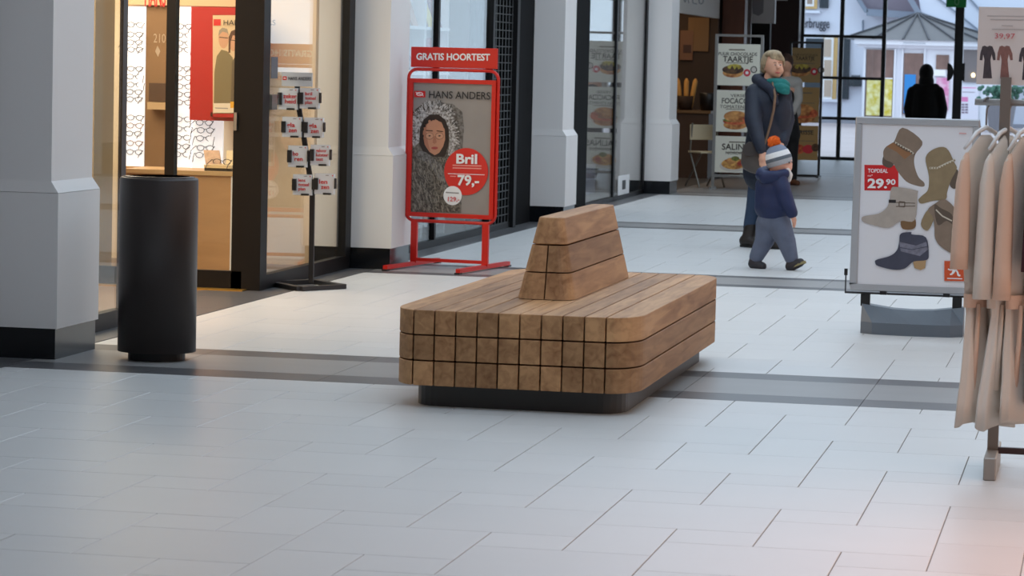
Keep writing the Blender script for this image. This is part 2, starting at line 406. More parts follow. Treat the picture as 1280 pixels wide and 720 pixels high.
MB().box(xb-.012, xb+.008, YD-.05, YD-.03, 1.08, 1.2).obj('door_handle', steel_grey, d)
pale = mat('frosted_print', (196, 176, 150), .6)
text('210', PD, 192, 207, 53, 42, pale, d, name='hours_print')
pr = Print(PD); pr.poly([(197, 57), (200.5, 64), (197.5, 71), (194, 64)], pale); pr.done(d, 'diamond_print')
w = structure('window_2', (XG, 20.5, 0))
ye = yx(424, 200)
MB().box(XG-.006, XG+.006, 19.42, 21.55, .1, 2.75).obj('pane', glass, w)
MB().box(XG-.03, XG+.03, 19.4, 21.66, 0, .1).obj('sill', metal_black, w)
MB().box(XG-.035, XG+.035, 21.5, 21.66, .1, 2.75).obj('post', metal_black, w)
def gbox(px0, py0, px1, py1, dx):
    y0 = yx(px0, (py0+py1)/2); y1 = yx(px1, (py0+py1)/2); z0 = atX((px0+px1)/2, py1, XG).z; z1 = atX((px0+px1)/2, py0, XG).z
    return MB().box(XG+.006, XG+.006+dx, y0, y1, z0, z1)
gbox(335.5, 118, 342, 137, .02).obj('lock_plate', steel_grey, w); gbox(337.5, 71, 345.5, 98, .004).obj('hours_sticker', mat('grey_sticker', (96, 98, 104), .5), w)

# ---- inside the optician: the lit display of spectacles
YW = 21.72
panel_white = mat('backlit_panel', (250, 250, 255), .6, emit=.42)
wood_light = mat('light_oak_laminate', (196, 150, 104), .5, noise=((3, 3, 14), .08, 4))
wood_brown = mat('brown_panelling', (136, 104, 70), .6, noise=((3, 3, 10), .06, 4))
def fbox(mb, x0, y0, x1, y1, Y, dy, mi=0):
    """axis-aligned box whose front face at depth Y fills the pixel rectangle"""
    ym = (y0+y1)/2; xm = (x0+x1)/2
    X0 = atY(x0, ym, Y).x; X1 = atY(x1, ym, Y).x; Z0 = atY(xm, y1, Y).z; Z1 = atY(xm, y0, Y).z
    return mb.box(X0, X1, Y, Y+dy, Z0, Z1, mi)
t = thing('spectacle_display', 'narrow backlit white panel of spectacles left of the brown wall strip', 'display', (atY(168, 210, YW).x, YW, 0))
fbox(MB(), 156, 8, 181, 208, YW-.03, .03).obj('light_panel', panel_white, t); fbox(MB(), 154, 208, 183, 214, YW-.07, .07).obj('ledge', wood_light, t)
t = thing('spectacle_display', 'backlit white panel of spectacles beside and below the red poster wall', 'display', (atY(245, 210, YW).x, YW, 0))
fbox(MB(), 216, 8, 240, 212, YW-.03, .03).obj('light_panel', panel_white, t); fbox(MB(), 240, 148, 278, 212, YW-.03, .03).obj('light_panel', panel_white, t)
fbox(MB(), 214, 212, 300, 218, YW-.07, .07).obj('ledge', wood_light, t)
o = fbox(MB(), 181, -30, 216, 345, YW-.02, .02).obj('wall_panel', wood_brown); tag(o, 'brown wall strip between the two backlit spectacle panels', 'wall panel')
o = fbox(MB(), 184, 128, 214, 137, YW-.14, .12).obj('wall_shelf', mat('shelf_cream', (188, 160, 120), .6)); tag(o, 'small cream shelf on the brown strip between spectacle panels', 'shelf')
o = fbox(MB(), 186, 104, 212, 127, YW-.1, .07).obj('product_box', mat('dark_box', (74, 52, 36), .6)); tag(o, 'dark brown box standing on small cream shelf between spectacle panels', 'box')
t = thing('fascia_board', 'beige board with red lettering above the spectacle panels', 'sign', (atY(200, 0, YW).x, YW, 1.95))
fbox(MB(), 150, -45, 300, 7, YW-.05, .05).obj('board', mat('beige_board', (226, 190, 150), .6), t)
text('HANS', Plane((0, YW-.05, 0)), 181, 207, 7, -18, print_red, t, bold=.02)
# red wall and portrait poster
t = thing('poster', 'framed portrait poster of a couple on red wall inside optician', 'poster', (atY(280, 140, YW-.2).x, YW-.2, 0))
YR = YW-.2; PR = Plane((0, YR-.06, 0))
deep_red = mat('deep_red_wall', (176, 18, 16), .5)
fbox(MB(), 238, 9, 312, 151, YR, .15).obj('red_backing', deep_red, t)
f = MB(); fbox(f, 263, 15, 318, 19, YR-.06, .06); fbox(f, 263, 19, 267, 146, YR-.06, .06); fbox(f, 263, 141, 318, 147, YR-.06, .06); f.obj('poster_frame', deep_red, t)
skin_p = mat('print_skin', (202, 152, 118), .5); olive = mat('print_olive', (124, 110, 76), .5); hair_g = mat('print_grey_hair', (150, 136, 116), .5); hair_b = mat('print_brown_hair', (86, 54, 36), .5)
cream = mat('print_cream', (214, 186, 146), .5)
p = Print(PR, .0)
p.rect(266, 19, 318, 142, cream, 0)
p.poly([(267, 142), (268, 90), (271, 70), (277, 62), (284, 64), (291, 72), (294, 95), (293, 142)], olive)
p.poly([(288, 142), (290, 78), (296, 66), (318, 66), (318, 142)], mat('print_dark_olive', (98, 84, 62), .5))
p.oval(279.5, 48, 6.3, 12.5, skin_p); p.poly([(273, 45), (274, 38), (278, 34.5), (284, 36), (286.5, 45), (284, 41), (278, 39.5)], hair_g)
p.oval(292, 53, 5.5, 11, skin_p); p.poly([(285.5, 66), (286, 46), (289, 39), (296, 36), (300, 40), (300, 46), (291, 44), (288.5, 52), (288, 66)], hair_b)
p.line([(274, 46.5), (285, 47.5)], .9, print_black); p.line([(287.5, 50), (298, 51)], .9, print_black)
p.rect(267, 129, 318, 141, mat('print_paper', (228, 214, 190), .5), 0); p.rect(288, 127, 296, 135, mat('print_yellow', (226, 164, 44), .5), 0)
p.line([(269, 135), (285, 135.5)], 1.2, print_grey); p.rect(267, 24, 276, 32, print_red, 0)
p.done(t, 'portrait_print')
text('HANS ANDERS', PR, 280, 345, 31.5, 25, print_black, t, lift=.012, slope=0)
# spectacles, each a thing of its own
gm = MB(); N = 14
def rim(cx): return [(cx+.026*math.cos(2*math.pi*i/N)*(1.06 if math.sin(2*math.pi*i/N) > 0 else .95), 0, .019*math.sin(2*math.pi*i/N)) for i in range(N)]
gm.tube(rim(-.034),   .0026, 5, True); gm.tube(rim(.034),   .0026, 5, True); gm.tube([(-.009, 0, .005), (0, -.002, .009), (.009, 0, .005)],   .0026, 5)
for s in (-1, 1): gm.tube([(s*.061, 0, .011), (s*.069, -.004, .013), (s*.071, -.03, .004), (s*.073, -.095, -.012), (s*.073, -.125, -.036)], .003, 5)
dark_metal = mat('thin_dark_metal', (46, 42, 42), .4)
gme = gm.mesh('eyeglasses', dark_metal)
brown_metal = mat('thin_brown_metal', (120, 84, 62), .4); gme2 = gme.copy(); gme2.materials.clear(); gme2.materials.append(brown_metal)
cols = [(167.5, [31, 43, 53, 62, 86, 96, 106, 115, 124, 147, 157, 167, 179, 190], 'narrow left backlit panel', 1.0),
        (228, [33, 44, 54, 62, 86, 97, 108, 118, 128, 149, 161, 172, 183, 193], 'column beside the red wall', 1.0),
        (255.5, [153.5, 163, 173, 185, 194], 'short column under the red poster', 1.05)]
for cx, ys, where, sc in cols:
    for i, yy in enumerate(ys):
        brown = (i in (10, 12) and cx < 200)
        o = bpy.data.objects.new('eyeglasses', gme2 if brown else gme); COL.objects.link(o)
        o.location = atY(cx+random.uniform(-1, 1)+(205-yy)*.012, yy, YW-.035); o.rotation_euler = (random.uniform(-.05, .1), 0, random.uniform(-.12, .25)); o.scale = (sc*1.02,)*3
        tag(o, '%s eyeglasses on the %s, %s from the top' % ('thin brown' if brown else 'thin dark', where, ORD[i]), 'eyeglasses', 'spectacles on the lit display panels')
# counters, tray and leaflet on top
t = thing('counter', 'light oak counter seen through the optician door below red poster', 'counter', (atY(265, 340, 20.7).x, 20.95, 0))
YC = 20.6
X0 = atY(236, 300, YC).x; X1 = atY(288, 300, YC).x; ZT = atY(262, 214, YC).z
MB().box(X0-.5, X1, YC, YC+.5, 0.0, ZT-.03).obj('body', wood_light, t); MB().box(X0-.5, X1+.02, YC-.02, YC+.52, ZT-.03, ZT).obj('counter_top', mat('counter_top', (206, 168, 120), .4), t)
MB().box(X1, X1+.012, YC-.01, YC+.01, .02, ZT-.03).obj('edge_strip', print_white, t)
t = thing('display_riser', 'low dark and cream riser with leaflets on the oak counter', 'riser', (atY(274, 210, YC).x, YC+.1, ZT))
X0 = atY(258, 212, YC+.1).x; X1 = atY(292, 212, YC+.1).x
MB().box(X0, X1, YC+.05, YC+.35, ZT, ZT+.022).obj('riser_base', black_plastic, t); MB().box(X0, X1, YC+.04, YC+.36, ZT+.022, ZT+.045).obj('riser_top', mat('riser_cream', (232, 206, 158), .5), t)
ZL = ZT+.045; xl = atY(262, 200, YC+.15).x
t = thing('leaflet_stand', 'tilted leaflet with couple photo leaning on the counter riser', 'leaflet', (xl, YC+.15, ZL))
MB().hexa([(xl-.02, YC+.12, ZL), (xl+.1, YC+.12, ZL), (xl+.1, YC+.13, ZL), (xl-.02, YC+.13, ZL), (xl-.07, YC+.22, ZL+.1), (xl+.05, YC+.22, ZL+.1), (xl+.05, YC+.23, ZL+.1), (xl-.07, YC+.23, ZL+.1)]).obj('card', mat('leaflet_print', (176, 138, 108), .5, noise=((30, 30, 30), .3, 2)), t)
o = MB().hexa([(xl+.11, YC+.2, ZL), (xl+.19, YC+.2, ZL), (xl+.19, YC+.21, ZL), (xl+.11, YC+.21, ZL), (xl+.1, YC+.24, ZL+.1), (xl+.18, YC+.24, ZL+.1), (xl+.18, YC+.25, ZL+.1), (xl+.1, YC+.25, ZL+.1)]).obj('leaflet', mat('leaflet_cream', (224, 200, 158), .5)); tag(o, 'upright cream leaflet standing at back of the counter riser', 'leaflet')
o2 = bpy.data.objects.new('eyeglasses', gme); COL.objects.link(o2); o2.location = (xl+.1, YC+.13, ZL+.02); o2.scale = (1.1,)*3
tag(o2, 'dark eyeglasses lying on the counter riser beside the leaflets', 'eyeglasses')
# shelving seen through the narrow near pane
t = thing('shelf_unit', 'brown shelf unit behind the narrow pane beside first pillar', 'shelf', (-7.35, 19.9, 0))
for z in (.12, .5, .88, 1.26, 1.64, 2.02): MB().box(-7.75, -6.95, 19.7, 20.1, z, z+.03).obj('shelf', wood_brown, t)
MB().box(-7.75, -6.95, 20.1, 20.13, 0, 2.1).obj('back_panel', wood_brown, t)
for x in (-7.75, -6.97): MB().box(x, x+.03, 19.69, 20.1, 0, 2.1).obj('side_panel', mat('shelf_side', (190, 156, 112), .6), t)
bc = [(70, 70, 76), (120, 112, 100), (60, 56, 60), (150, 130, 110), (86, 92, 100)]
nb = 0
for si, z in enumerate((.15, .53, .91, 1.29, 1.67)):
    x = -7.69
    for j in range(4):
        wdt = random.uniform(.1, .16); h = random.uniform(.14, .27)
        o = MB().box(x, x+wdt, 19.76, 20.02, z, z+h).bevel(.006).obj('spectacle_case_box', mat('case_%d' % (nb % 5), bc[nb % 5], .5)); x += wdt+.03; nb += 1
        tag(o, 'small box on the %s shelf from below of the brown unit, %s from the left' % (ORD[si], ORD[j]), 'box', 'boxes on the brown shelf unit')

# ================================================================== card shop (between second and third pillar)
ya, yb = 22.3, 28.9
yg = yx(612, 60)                       # grille begins
ym1 = yx(545, 40)
w = structure('window_3', (XG, 24, 0))
MB().box(XG-.006, XG+.006, ya, ym1-.03, .06, 2.75).obj('pane', glass, w); MB().box(XG-.006, XG+.006, ym1+.03, yg-.03, .06, 2.75).obj('pane', glass, w)
MB().box(XG-.025, XG+.025, ya, yg, 0, .06).obj('sill', metal_black, w)
MB().box(XG-.03, XG+.03, ym1-.03, ym1+.03, .06, 2.75).obj('mullion', metal_black, w)
grille_m = mat('grille_steel', (70, 73, 74), .5, .2)
t = thing('roller_grille', 'closed dark steel roller grille behind the red pavement sign', 'grille', (XG, (yg+yb)/2, 0))
MB().box(XG-.04, XG+.04, yg-.03, yg+.05, 0, 2.75).obj('guide_rail', metal_black, t)
ye = yx(640, 60)
MB().box(XG-.05, XG+.05, ye, ye+.12, 0, 2.75).obj('guide_rail', metal_black, t)
m = MB(); z = .05
while z < 2.7:
    m.box(XG-.006, XG+.006, yg+.05, ye, z, z+.008); z += .076
y = yg+.12; row = 0
while y < ye:
    m.box(XG-.004, XG+.004, y, y+.02, .03, 2.75); y += .15
m.obj('grille_bars', grille_m, t, kind='stuff')
MB().box(XG-.02, XG+.02, yg+.05, ye, 0, .05).obj('bottom_bar', metal_black, t)
shade_black = mat('interior_shade_black', (14, 15, 17), .9, spec=.1)  # near-black colour standing in for the shade inside the closed shop
o = MB().box(XG-.03, XG+.0, ye+.12, yb, 0, 2.75).obj('wall_panel', mat('black_shop_panel', (12, 13, 16), .8, spec=.15)); tag(o, 'black panel filling the shop front between grille and third pillar', 'wall panel')
MB().box(-7.4, -7.3, 25.6, 29.0, 0, 2.75).obj('wall_left_inner', shade_black, kind='structure')
MB().box(XG-.2, XG-.14, yg+.02, yb, 0, 2.75).obj('wall_left_inner', shade_black, kind='structure')  # added black backing, painted as the darkness behind the grille
# shelving parallel to the glass, full of cards and magazines
shelf_w = mat('white_shelving', (226, 226, 228), .5)
pal = [(178, 60, 84), (40, 46, 84), (206, 196, 170), (120, 30, 44), (70, 92, 140), (226, 226, 230), (196, 150, 120), (54, 50, 60), (232, 210, 90), (150, 70, 120)]
nbay = 4; y0 = 22.7; bw = (yg-.25-y0)/nbay
for b in range(nbay):
    ys = y0+b*bw
    t = thing('display_shelf', 'white card rack bay behind the glass, %s from the second pillar' % ORD[b], 'shelf', (-6.05, ys+bw/2, 0), group='white racks behind the card shop glass')
    MB().box(-6.3, -6.27, ys+.01, ys+bw-.01, 0, 2.5).obj('back_panel', shelf_w, t)
    for yy in (ys+.01, ys+bw-.04): MB().box(-6.27, -5.95, yy, yy+.03, 0, 2.5).obj('side_panel', shelf_w, t)
    for si, z in enumerate((.1, .6, 1.05, 1.45, 1.85)):
        MB().box(-6.27, -5.93, ys+.04, ys+bw-.04, z, z+.025).obj('shelf', shelf_w, t)
        n = 3
        for j in range(n):
            h = random.uniform(.2, .32); yy = ys+.07+j*(bw-.1)/n; c = pal[(b*7+si*3+j*5) % len(pal)]
            if si in (3, 4) and b in (0,): c = (222, 222, 226)
            o = MB().hexa([(-6.02, yy, z+.025), (-5.99, yy, z+.025), (-5.99, yy+.22, z+.025), (-6.02, yy+.22, z+.025), (-6.12, yy, z+.025+h), (-6.09, yy, z+.025+h), (-6.09, yy+.22, z+.025+h), (-6.12, yy+.22, z+.025+h)]).obj('magazine', mat('magazine_%d_%d_%d' % c, c, .4))
            tag(o, 'magazine on %s rack bay from second pillar, %s shelf from below, %s from the left' % (ORD[b], ORD[si], ORD[j]), 'magazine', 'magazines on the white racks')

# ================================================================== reflecting shop window (third to fourth pillar)
ya, yb = 29.54, 36.14
w = structure('window_4', (XG, 33, 0))
y1 = yx(730, 100); y2 = yx(768.5, 100)
MB().box(XG-.05, XG+.05, ya, y1, 0, 2.75).obj('post', mat('black_post', (8, 8, 9), .8, spec=.15), w)
MB().box(XG-.006, XG+.006, y1, y2-.04, .05, 2.75).obj('pane', glass, w); MB().box(XG-.006, XG+.006, y2+.04, yb-.12, .05, 2.75).obj('pane', glass, w)
MB().box(XG-.02, XG+.02, y2-.04, y2+.04, 0, 2.75).obj('mullion', metal_black, w); MB().box(XG-.02, XG+.02, yb-.12, yb, 0, 2.75).obj('post', metal_black, w)
MB().box(XG-.02, XG+.02, y1, yb, 0, .05).obj('sill', metal_black, w)
o = MB().box(XG-.5, XG-.47, 30.6, 31.9, 1.35, 2.6).obj('window_poster', mat('yellow_poster', (206, 196, 60), .5, noise=((3, 3, 3), .15, 2))); tag(o, 'yellow poster hanging inside reflecting shop window beside black post', 'poster')
o = MB().box(XG-.4, XG-.37, 32.4, 33.1, 1.9, 2.6).obj('window_poster', mat('blue_poster', (120, 130, 190), .5)); tag(o, 'small bluish poster high inside the reflecting shop window', 'poster')
o = MB().box(XG-1.1, XG-.55, 30.4, 35.9, 0, .35).obj('window_plinth', mat('lilac_plinth', (190, 186, 200), .5)); tag(o, 'low pale plinth along the inside of the reflecting shop window', 'plinth')
def mannequin(Y, col, label):
    t = thing('mannequin', label, 'mannequin', (XG-.8, Y, .35)); c = Vector((XG-.8, Y, .35))
    m = MB(); m.lathe(c, [(.16, 0), (.16, .02), (.03, .03), (.02, .5)], 16); m.obj('stand', steel_grey, t, True)
    m = MB(); m.lathe(c, [(.21, .38), (.2, .42), (.17, .8), (.13, 1.0), (.17, 1.2), (.18, 1.32), (.1, 1.4), (.05, 1.43)], 20); m.obj('dress', mat('dress_%d' % Y, col, .8), t, True)
    m = MB(); m.chain((c+Vector((0, 0, 1.4)), .05), (c+Vector((0, 0, 1.5)), .045)); m.ball(c+Vector((0, 0, 1.6)), (.085, .1, .12)); m.obj('head', mat('mannequin_white', (226, 224, 220), .4), t, True)
mannequin(31.0, (206, 96, 110), 'mannequin in pink dress behind the reflecting shop window beside black post')
mannequin(32.6, (150, 146, 160), 'mannequin in grey dress in the middle of the reflecting shop window')
mannequin(34.6, (120, 96, 90), 'mannequin in brown dress behind the far pane of reflecting shop window')
o = MB().box(-7.6, -7.5, 29.2, 36.4, 0, 2.9).obj('wall_left_inner', mat('lilac_inner_wall', (186, 182, 190), .7), kind='structure')
t = thing('door_notice', 'white opening-hours notice near the bottom of the reflecting shop window', 'notice', (XG+.01, atX(777, 240, XG).y, .05))
yn0 = atX(771.5, 240, XG).y; yn1 = atX(785, 240, XG).y; zn0 = atX(778, 243, XG).z; zn1 = atX(778, 219, XG).z
MB().box(XG+.007, XG+.012, yn0, yn1, zn0, zn1).obj('sheet', print_white, t); MB().box(XG+.012, XG+.014, yn0+(yn1-yn0)*.35, yn0+(yn1-yn0)*.65, zn0+.06, zn1-.06).obj('pictogram', print_black, t)

# ================================================================== cafe
brown_wood = mat('red_brown_wood', (92, 48, 26), .5, noise=((6, 6, 1.5), .2, 4))
dark_brown = mat('dark_cafe_wall', (58, 42, 30), .7, noise=((4, 4, 2), .12, 3))
YF = 38.9
t = thing('fascia_board', 'white cafe fascia board with dark lettering right of the last pillar', 'sign', (-5.6, 38, 2.2))
PX = MB(); yf1 = atX(899, 20, XG).y; zf = atX(870, 19, XG).z
PX.box(XG-.06, XG, 36.78, yf1, zf, 2.76); PX.obj('board', mat('fascia_white', (196, 190, 180), .6), t)
pc = Plane((XG, 38, 0), math.pi/2)     # corridor plane, facing right
fl = mat('fascia_letter', (96, 88, 80), .5); Print(pc, .002).line([(853, -6), (856, 3), (859, -4), (861, 4)], 1.6, fl).line([(865, -6), (866, 4), (871, 5)], 1.6, fl).line([(873, -4), (874, 4), (877, 5), (879, 2), (878.5, -4)], 1.6, fl).done(t, 'lettering')
o = MB().box(-6.9, -6.75, 36.8, 46.5, 0, 2.9).obj('wall_left_inner', dark_brown, kind='structure')
YB = 43.2
o = MB().box(-6.75, -5.66, YB, YB+.15, 0, 2.9).obj('wall_left_inner', dark_brown, kind='structure')
t = thing('picture', 'brown framed picture on the dark cafe wall beside last pillar', 'picture', (atY(858, 60, YB-.03).x, YB-.03, 0))
fbox(MB(), 850, 38, 866, 75, YB-.04, .04).obj('picture_frame', mat('picture_brown', (120, 84, 62), .5), t)
fbox(MB(), 854, 56, 864, 66, YB-.045, .004).obj('image', mat('picture_dark', (66, 40, 34), .5), t)
o = fbox(MB(), 860, 22, 886, 64, YB-.03, .03).obj('wall_panel', mat('tan_panel', (122, 92, 58), .6)); tag(o, 'tan panel on the dark cafe wall above the bread display', 'wall panel')
# counter with bread
YK = 41.6
xk0 = atY(846, 150, YK).x; xk1 = atY(886, 150, YK).x; zk = atY(866, 138, YK).z
t = thing('cafe_counter', 'dark brown cafe counter behind the folding chair', 'counter', ((xk0+xk1)/2, YK+.3, 0))
MB().box(xk0-.1, xk1, YK, YK+.6, 0, zk-.04).obj('body', mat('counter_brown', (70, 48, 32), .6), t); MB().box(xk0-.12, xk1+.03, YK-.03, YK+.62, zk-.04, zk).obj('counter_top', mat('counter_wood', (112, 84, 52), .5), t)
xb0 = atY(857, 130, YK+.2).x
t = thing('bread_basket', 'dark basket on the cafe counter holding baguettes', 'basket', (xb0, YK+.2, zk))
MB().lathe((xb0, YK+.2, zk), [(.09, 0), (.12, .2), (.125, .2), (.1, .02)], 16).obj('basket', mat('basket_dark', (52, 34, 22), .8), t, True)
for i, (dx, dy, lean) in enumerate([(-.055, 0, -.05), (.0, .03, .0), (.055, -.01, .06)]):
    a = Vector((xb0+dx*1.3, YK+.2+dy, zk+.03)); o = MB().tube([a, a+Vector((lean*.5, 0, .2)), a+Vector((lean, 0, .38)), a+Vector((lean*1.05, 0, .42))], [.03, .036, .034, .01], 10).obj('baguette', mat('bread_crust', (206, 152, 78), .7), smooth=True)
    tag(o, 'golden baguette standing in the cafe basket, %s from the left' % ORD[i], 'bread', 'baguettes in the basket')
o = MB().lathe((xb0+.32, YK+.2, zk), [(.1, 0), (.13, .24), (.12, .25), (.02, .25)], 16).obj('black_pot', black_plastic, smooth=True); tag(o, 'black pot on the cafe counter right of the baguettes', 'pot')
# folding chair
YH = 38.6; xh = atY(880, 230, YH).x
t = thing('folding_chair', 'cream folding chair with crossed legs in the cafe opening', 'chair', (xh, YH, 0))
crm = mat('cream_chair', (206, 192, 160), .6); leg_m = mat('chair_steel', (120, 116, 108), .4, .4)
for s in (-1, 1):
    MB().tube([(xh-.02, YH+s*.19, .84), (xh-.06, YH+s*.19, .46), (xh+.2, YH+s*.19, .012)], .012, 8).obj('leg', leg_m, t)
    MB().tube([(xh+.19, YH+s*.165, .45), (xh-.2, YH+s*.165, .012)], .012, 8).obj('leg', leg_m, t)
MB().box(xh-.1, xh+.23, YH-.2, YH+.2, .45, .475).bevel(.006).obj('seat', crm, t)
MB().box(xh-.055, xh-.03, YH-.21, YH+.21, .62, .82).bevel(.006).obj('backrest', crm, t)
t.rotation_euler = (0, 0, -.9)
o = tag(MB().box(-6.0, -5.7, 37.1, 37.14, .0, .02).obj('floor_strip', steel_grey), 'steel strip on the floor at the cafe entrance', 'floor strip')
# columns and second fascia farther along
def column(px0, px1, Y, m_, label, dy=.35, z1=2.95):
    x0 = atY(px0, 150, Y).x; x1 = atY(px1, 150, Y).x
    o = MB().box(x0, x1, Y, Y+dy, 0, z1).bevel(.008).obj('column', m_); return tag(o, label, 'column')
column(899, 927, 43.6, brown_wood, 'red-brown wooden column behind the pale menu stand')
column(928.5, 935, 44.4, mat('grey_post', (104, 94, 90), .5), 'slim grey post right of red-brown column behind menu stand', .1)
column(953, 995, 51.5, mat('dark_red_brown_column', (46, 24, 20), .5), 'wide dark brown column at left end of the glass entrance', .38)
t = thing('hanging_sign', 'white sign box with grey mark above the pale menu stand', 'sign', (atY(952, 20, 45).x, 45.1, 2.2))
fbox(MB(), 934, -40, 969, 29, 45, .18).obj('sign_box', mat('sign_white', (198, 196, 196), .5), t)
Print(Plane((0, 45, 0)), .0).poly([(938, -10), (955, -10), (954, 16), (948, 20), (941, 17)], mat('sign_mark', (132, 130, 134), .5)).done(t, 'mark')
MB().box(-7.4, -5.4, 47.6, 47.8, 0, 2.95).obj('wall_left_inner', mat('black_recess', (16, 14, 14), .7), kind='structure')

# ================================================================== glazed entrance at the far end
YE = 52.0; fr = mat('entrance_frame_black', (10, 12, 14), .4)
w = structure('window_5', (-2, YE, 0))
def vbar(px, wpx, z0=0, z1=3.4, name='mullion'):
    x0 = atY(px-wpx/2, 130, YE).x; x1 = atY(px+wpx/2, 130, YE).x; MB().box(x0, x1, YE-.05, YE+.05, z0, z1).obj(name, fr, w)
def hbar(px0, px1, py, hpx, name='transom'):
    xm = (px0+px1)/2; z0 = atY(xm, py+hpx/2, YE).z; z1 = atY(xm, py-hpx/2, YE).z; MB().box(atY(px0, py, YE).x, atY(px1, py, YE).x, YE-.045, YE+.045, max(z0, 0), z1).obj(name, fr, w)
vbar(1000, 5); vbar(1049.5, 5); vbar(1102.5, 5); 
for py in (45.5, 97.5, 148): hbar(1000, 1103, py, 3.6)
hbar(1000, 1103, 198.5, 4.5, 'bottom_rail')
x0 = atY(1000, 130, YE).x; x1 = atY(1103, 130, YE).x
MB().box(x0, x1, YE-.006, YE+.006, .03, 3.4).obj('pane', clear_glass, w)
vbar(1196, 11, name='post'); vbar(1330, 6)
xr0 = atY(1200, 130, YE).x; MB().box(xr0, 1.6, YE-.006, YE+.006, .03, 3.4).obj('pane', clear_glass, w)
MB().box(-7, 1.9, YE-.1, YE+.12, 3.3, 5.6).obj('wall_far', plaster, kind='structure')
for px, s in ((1184, -1), (1206, 1)):
    c = atY(px, 90, YE-.055); o = MB(); P = [(.0, -.16), (.0, .16)] + [(s*-.11*math.cos(a)*1, .16*math.sin(a)) for a in (1.2, .8, .4, 0, -.4, -.8, -1.2)]
    o.prism([(u, v) for u, v in P] if s < 0 else [(u, v) for u, v in P][::-1], -.012, .012, lambda u, v, q, c=c: (c.x+u, c.y+q, c.z+v)); o.obj('pull_handle', fr, w)
t = thing('exit_sign', 'green emergency exit sign on top of entrance post', 'sign', (atY(1195, 5, YE-.1).x, YE-.15, 2.7))
fbox(MB(), 1183, -14, 1208, 9, YE-.16, .1).obj('sign_box', mat('exit_green', (22, 104, 52), .5, emit=.12), t)
Print(Plane((0, YE-.16, 0)), .0).oval(1196, 2, 3.2, 5, mat('exit_pale', (120, 190, 140), .5)).oval(1196, 2, 1.6, 3, MATS['exit_green']).done(t, 'pictogram')

# ================================================================== outside: white house, kiosk
YO = 88.0
wh = mat('white_render', (216, 220, 232), .8); zinc = mat('zinc_roof', (100, 100, 102), .6, noise=((.6, .6, .6), .1, 3)); dgreen = mat('dark_shutter', (40, 50, 58), .6)
tan = mat('ochre_trim', (206, 170, 110), .6); win_d = mat('window_dim', (150, 132, 118), .3, noise=((.8, .8, .8), .25, 3)); roof_t = mat('lilac_roof_tile', (120, 112, 124), .7)
gut = mat('grey_gutter', (126, 136, 152), .5)
t = thing('house', 'white rendered house with dark shutters behind the glass entrance', 'house', (atY(1020, 150, YO).x, YO, 0))
fbox(MB(), 900, -200, 1330, 158, YO, 6).obj('wall', wh, t)
PO = Plane((0, YO, 0))
f = fbox(MB(), 1004, -40, 1022, 11, YO-.1, .1).obj('window', tan, t); fbox(MB(), 1007, -38, 1018, 8, YO-.14, .04).obj('window_frame', print_white, f); fbox(MB(), 1009.5, -36, 1016, 5, YO-.16, .02).obj('pane', win_d, f)
fbox(MB(), 1002, 13, 1025, 16.5, YO-.2, .2).obj('window_sill', wh, t)
fbox(MB(), 1025, -40, 1036, 10, YO-.12, .12).obj('shutter', dgreen, t); fbox(MB(), 996, -40, 1004, 8, YO-.12, .12).obj('shutter', dgreen, t)
f = fbox(MB(), 1028, 46, 1046, 126, YO-.1, .1).obj('window', tan, t); fbox(MB(), 1029, 47, 1041, 124, YO-.14, .04).obj('window_frame', print_white, f)
for a, b in ((49, 71), (75, 97), (100, 121)): fbox(MB(), 1030, a, 1039, b, YO-.16, .02).obj('pane', mat('pane_beige', (186, 168, 150), .3), f)
fbox(MB(), 1026, 124, 1048, 127.5, YO-.22, .22).obj('window_sill', wh, t)
fbox(MB(), 1006, 48, 1029, 122, YO-.12, .12).obj('shutter', dgreen, t); fbox(MB(), 1052, 48, 1061.5, 124, YO-.12, .12).obj('shutter', dgreen, t)
fbox(MB(), 900, 151, 1330, 159, YO-.15, .15).obj('plinth', mat('house_plinth', (150, 152, 162), .8), t)
text('Verbrugge', PO, 997, 1037, 34.5, 22, mat('house_letter', (40, 44, 58), .6), t, lift=.06, depth=.04, slope=.02)
r = MB(); r.prism([(1068, -60), (1073, -6), (1086, 17), (1104, 17.5), (1150, 22), (1150, -60)], 0, .7, lambda a, b, q: tuple(PO.hit(a, b) + Vector((0, -.6+q, 0)))); r.obj('roof', roof_t, t)
r = MB(); r.bar(PO.hit(1072, -6)+Vector((0, -.75, 0)), PO.hit(1086, 16)+Vector((0, -.75, 0)), .12, .12); r.bar(PO.hit(1086, 16)+Vector((0, -.75, 0)), PO.hit(1150, 20)+Vector((0, -.75, 0)), .12, .2); r.obj('gutter', gut, t)
MB().tube([PO.hit(1079, 42)+Vector((0, -.1, 0)), PO.hit(1079, 25)+Vector((0, -.1, 0))], .03, 8).obj('flue', gut, t)
t = thing('wall_lantern', 'dark lantern box on the white house wall beside the kiosk', 'lantern', (atY(1069, 108, YO-.3).x, YO-.3, atY(1069, 108, YO-.3).z))
fbox(MB(), 1062, 97, 1076, 108, YO-.35, .35).obj('box', dgreen, t); fbox(MB(), 1064, 94, 1074, 97, YO-.3, .28).obj('lid', mat('lantern_lid', (90, 96, 104), .6), t)
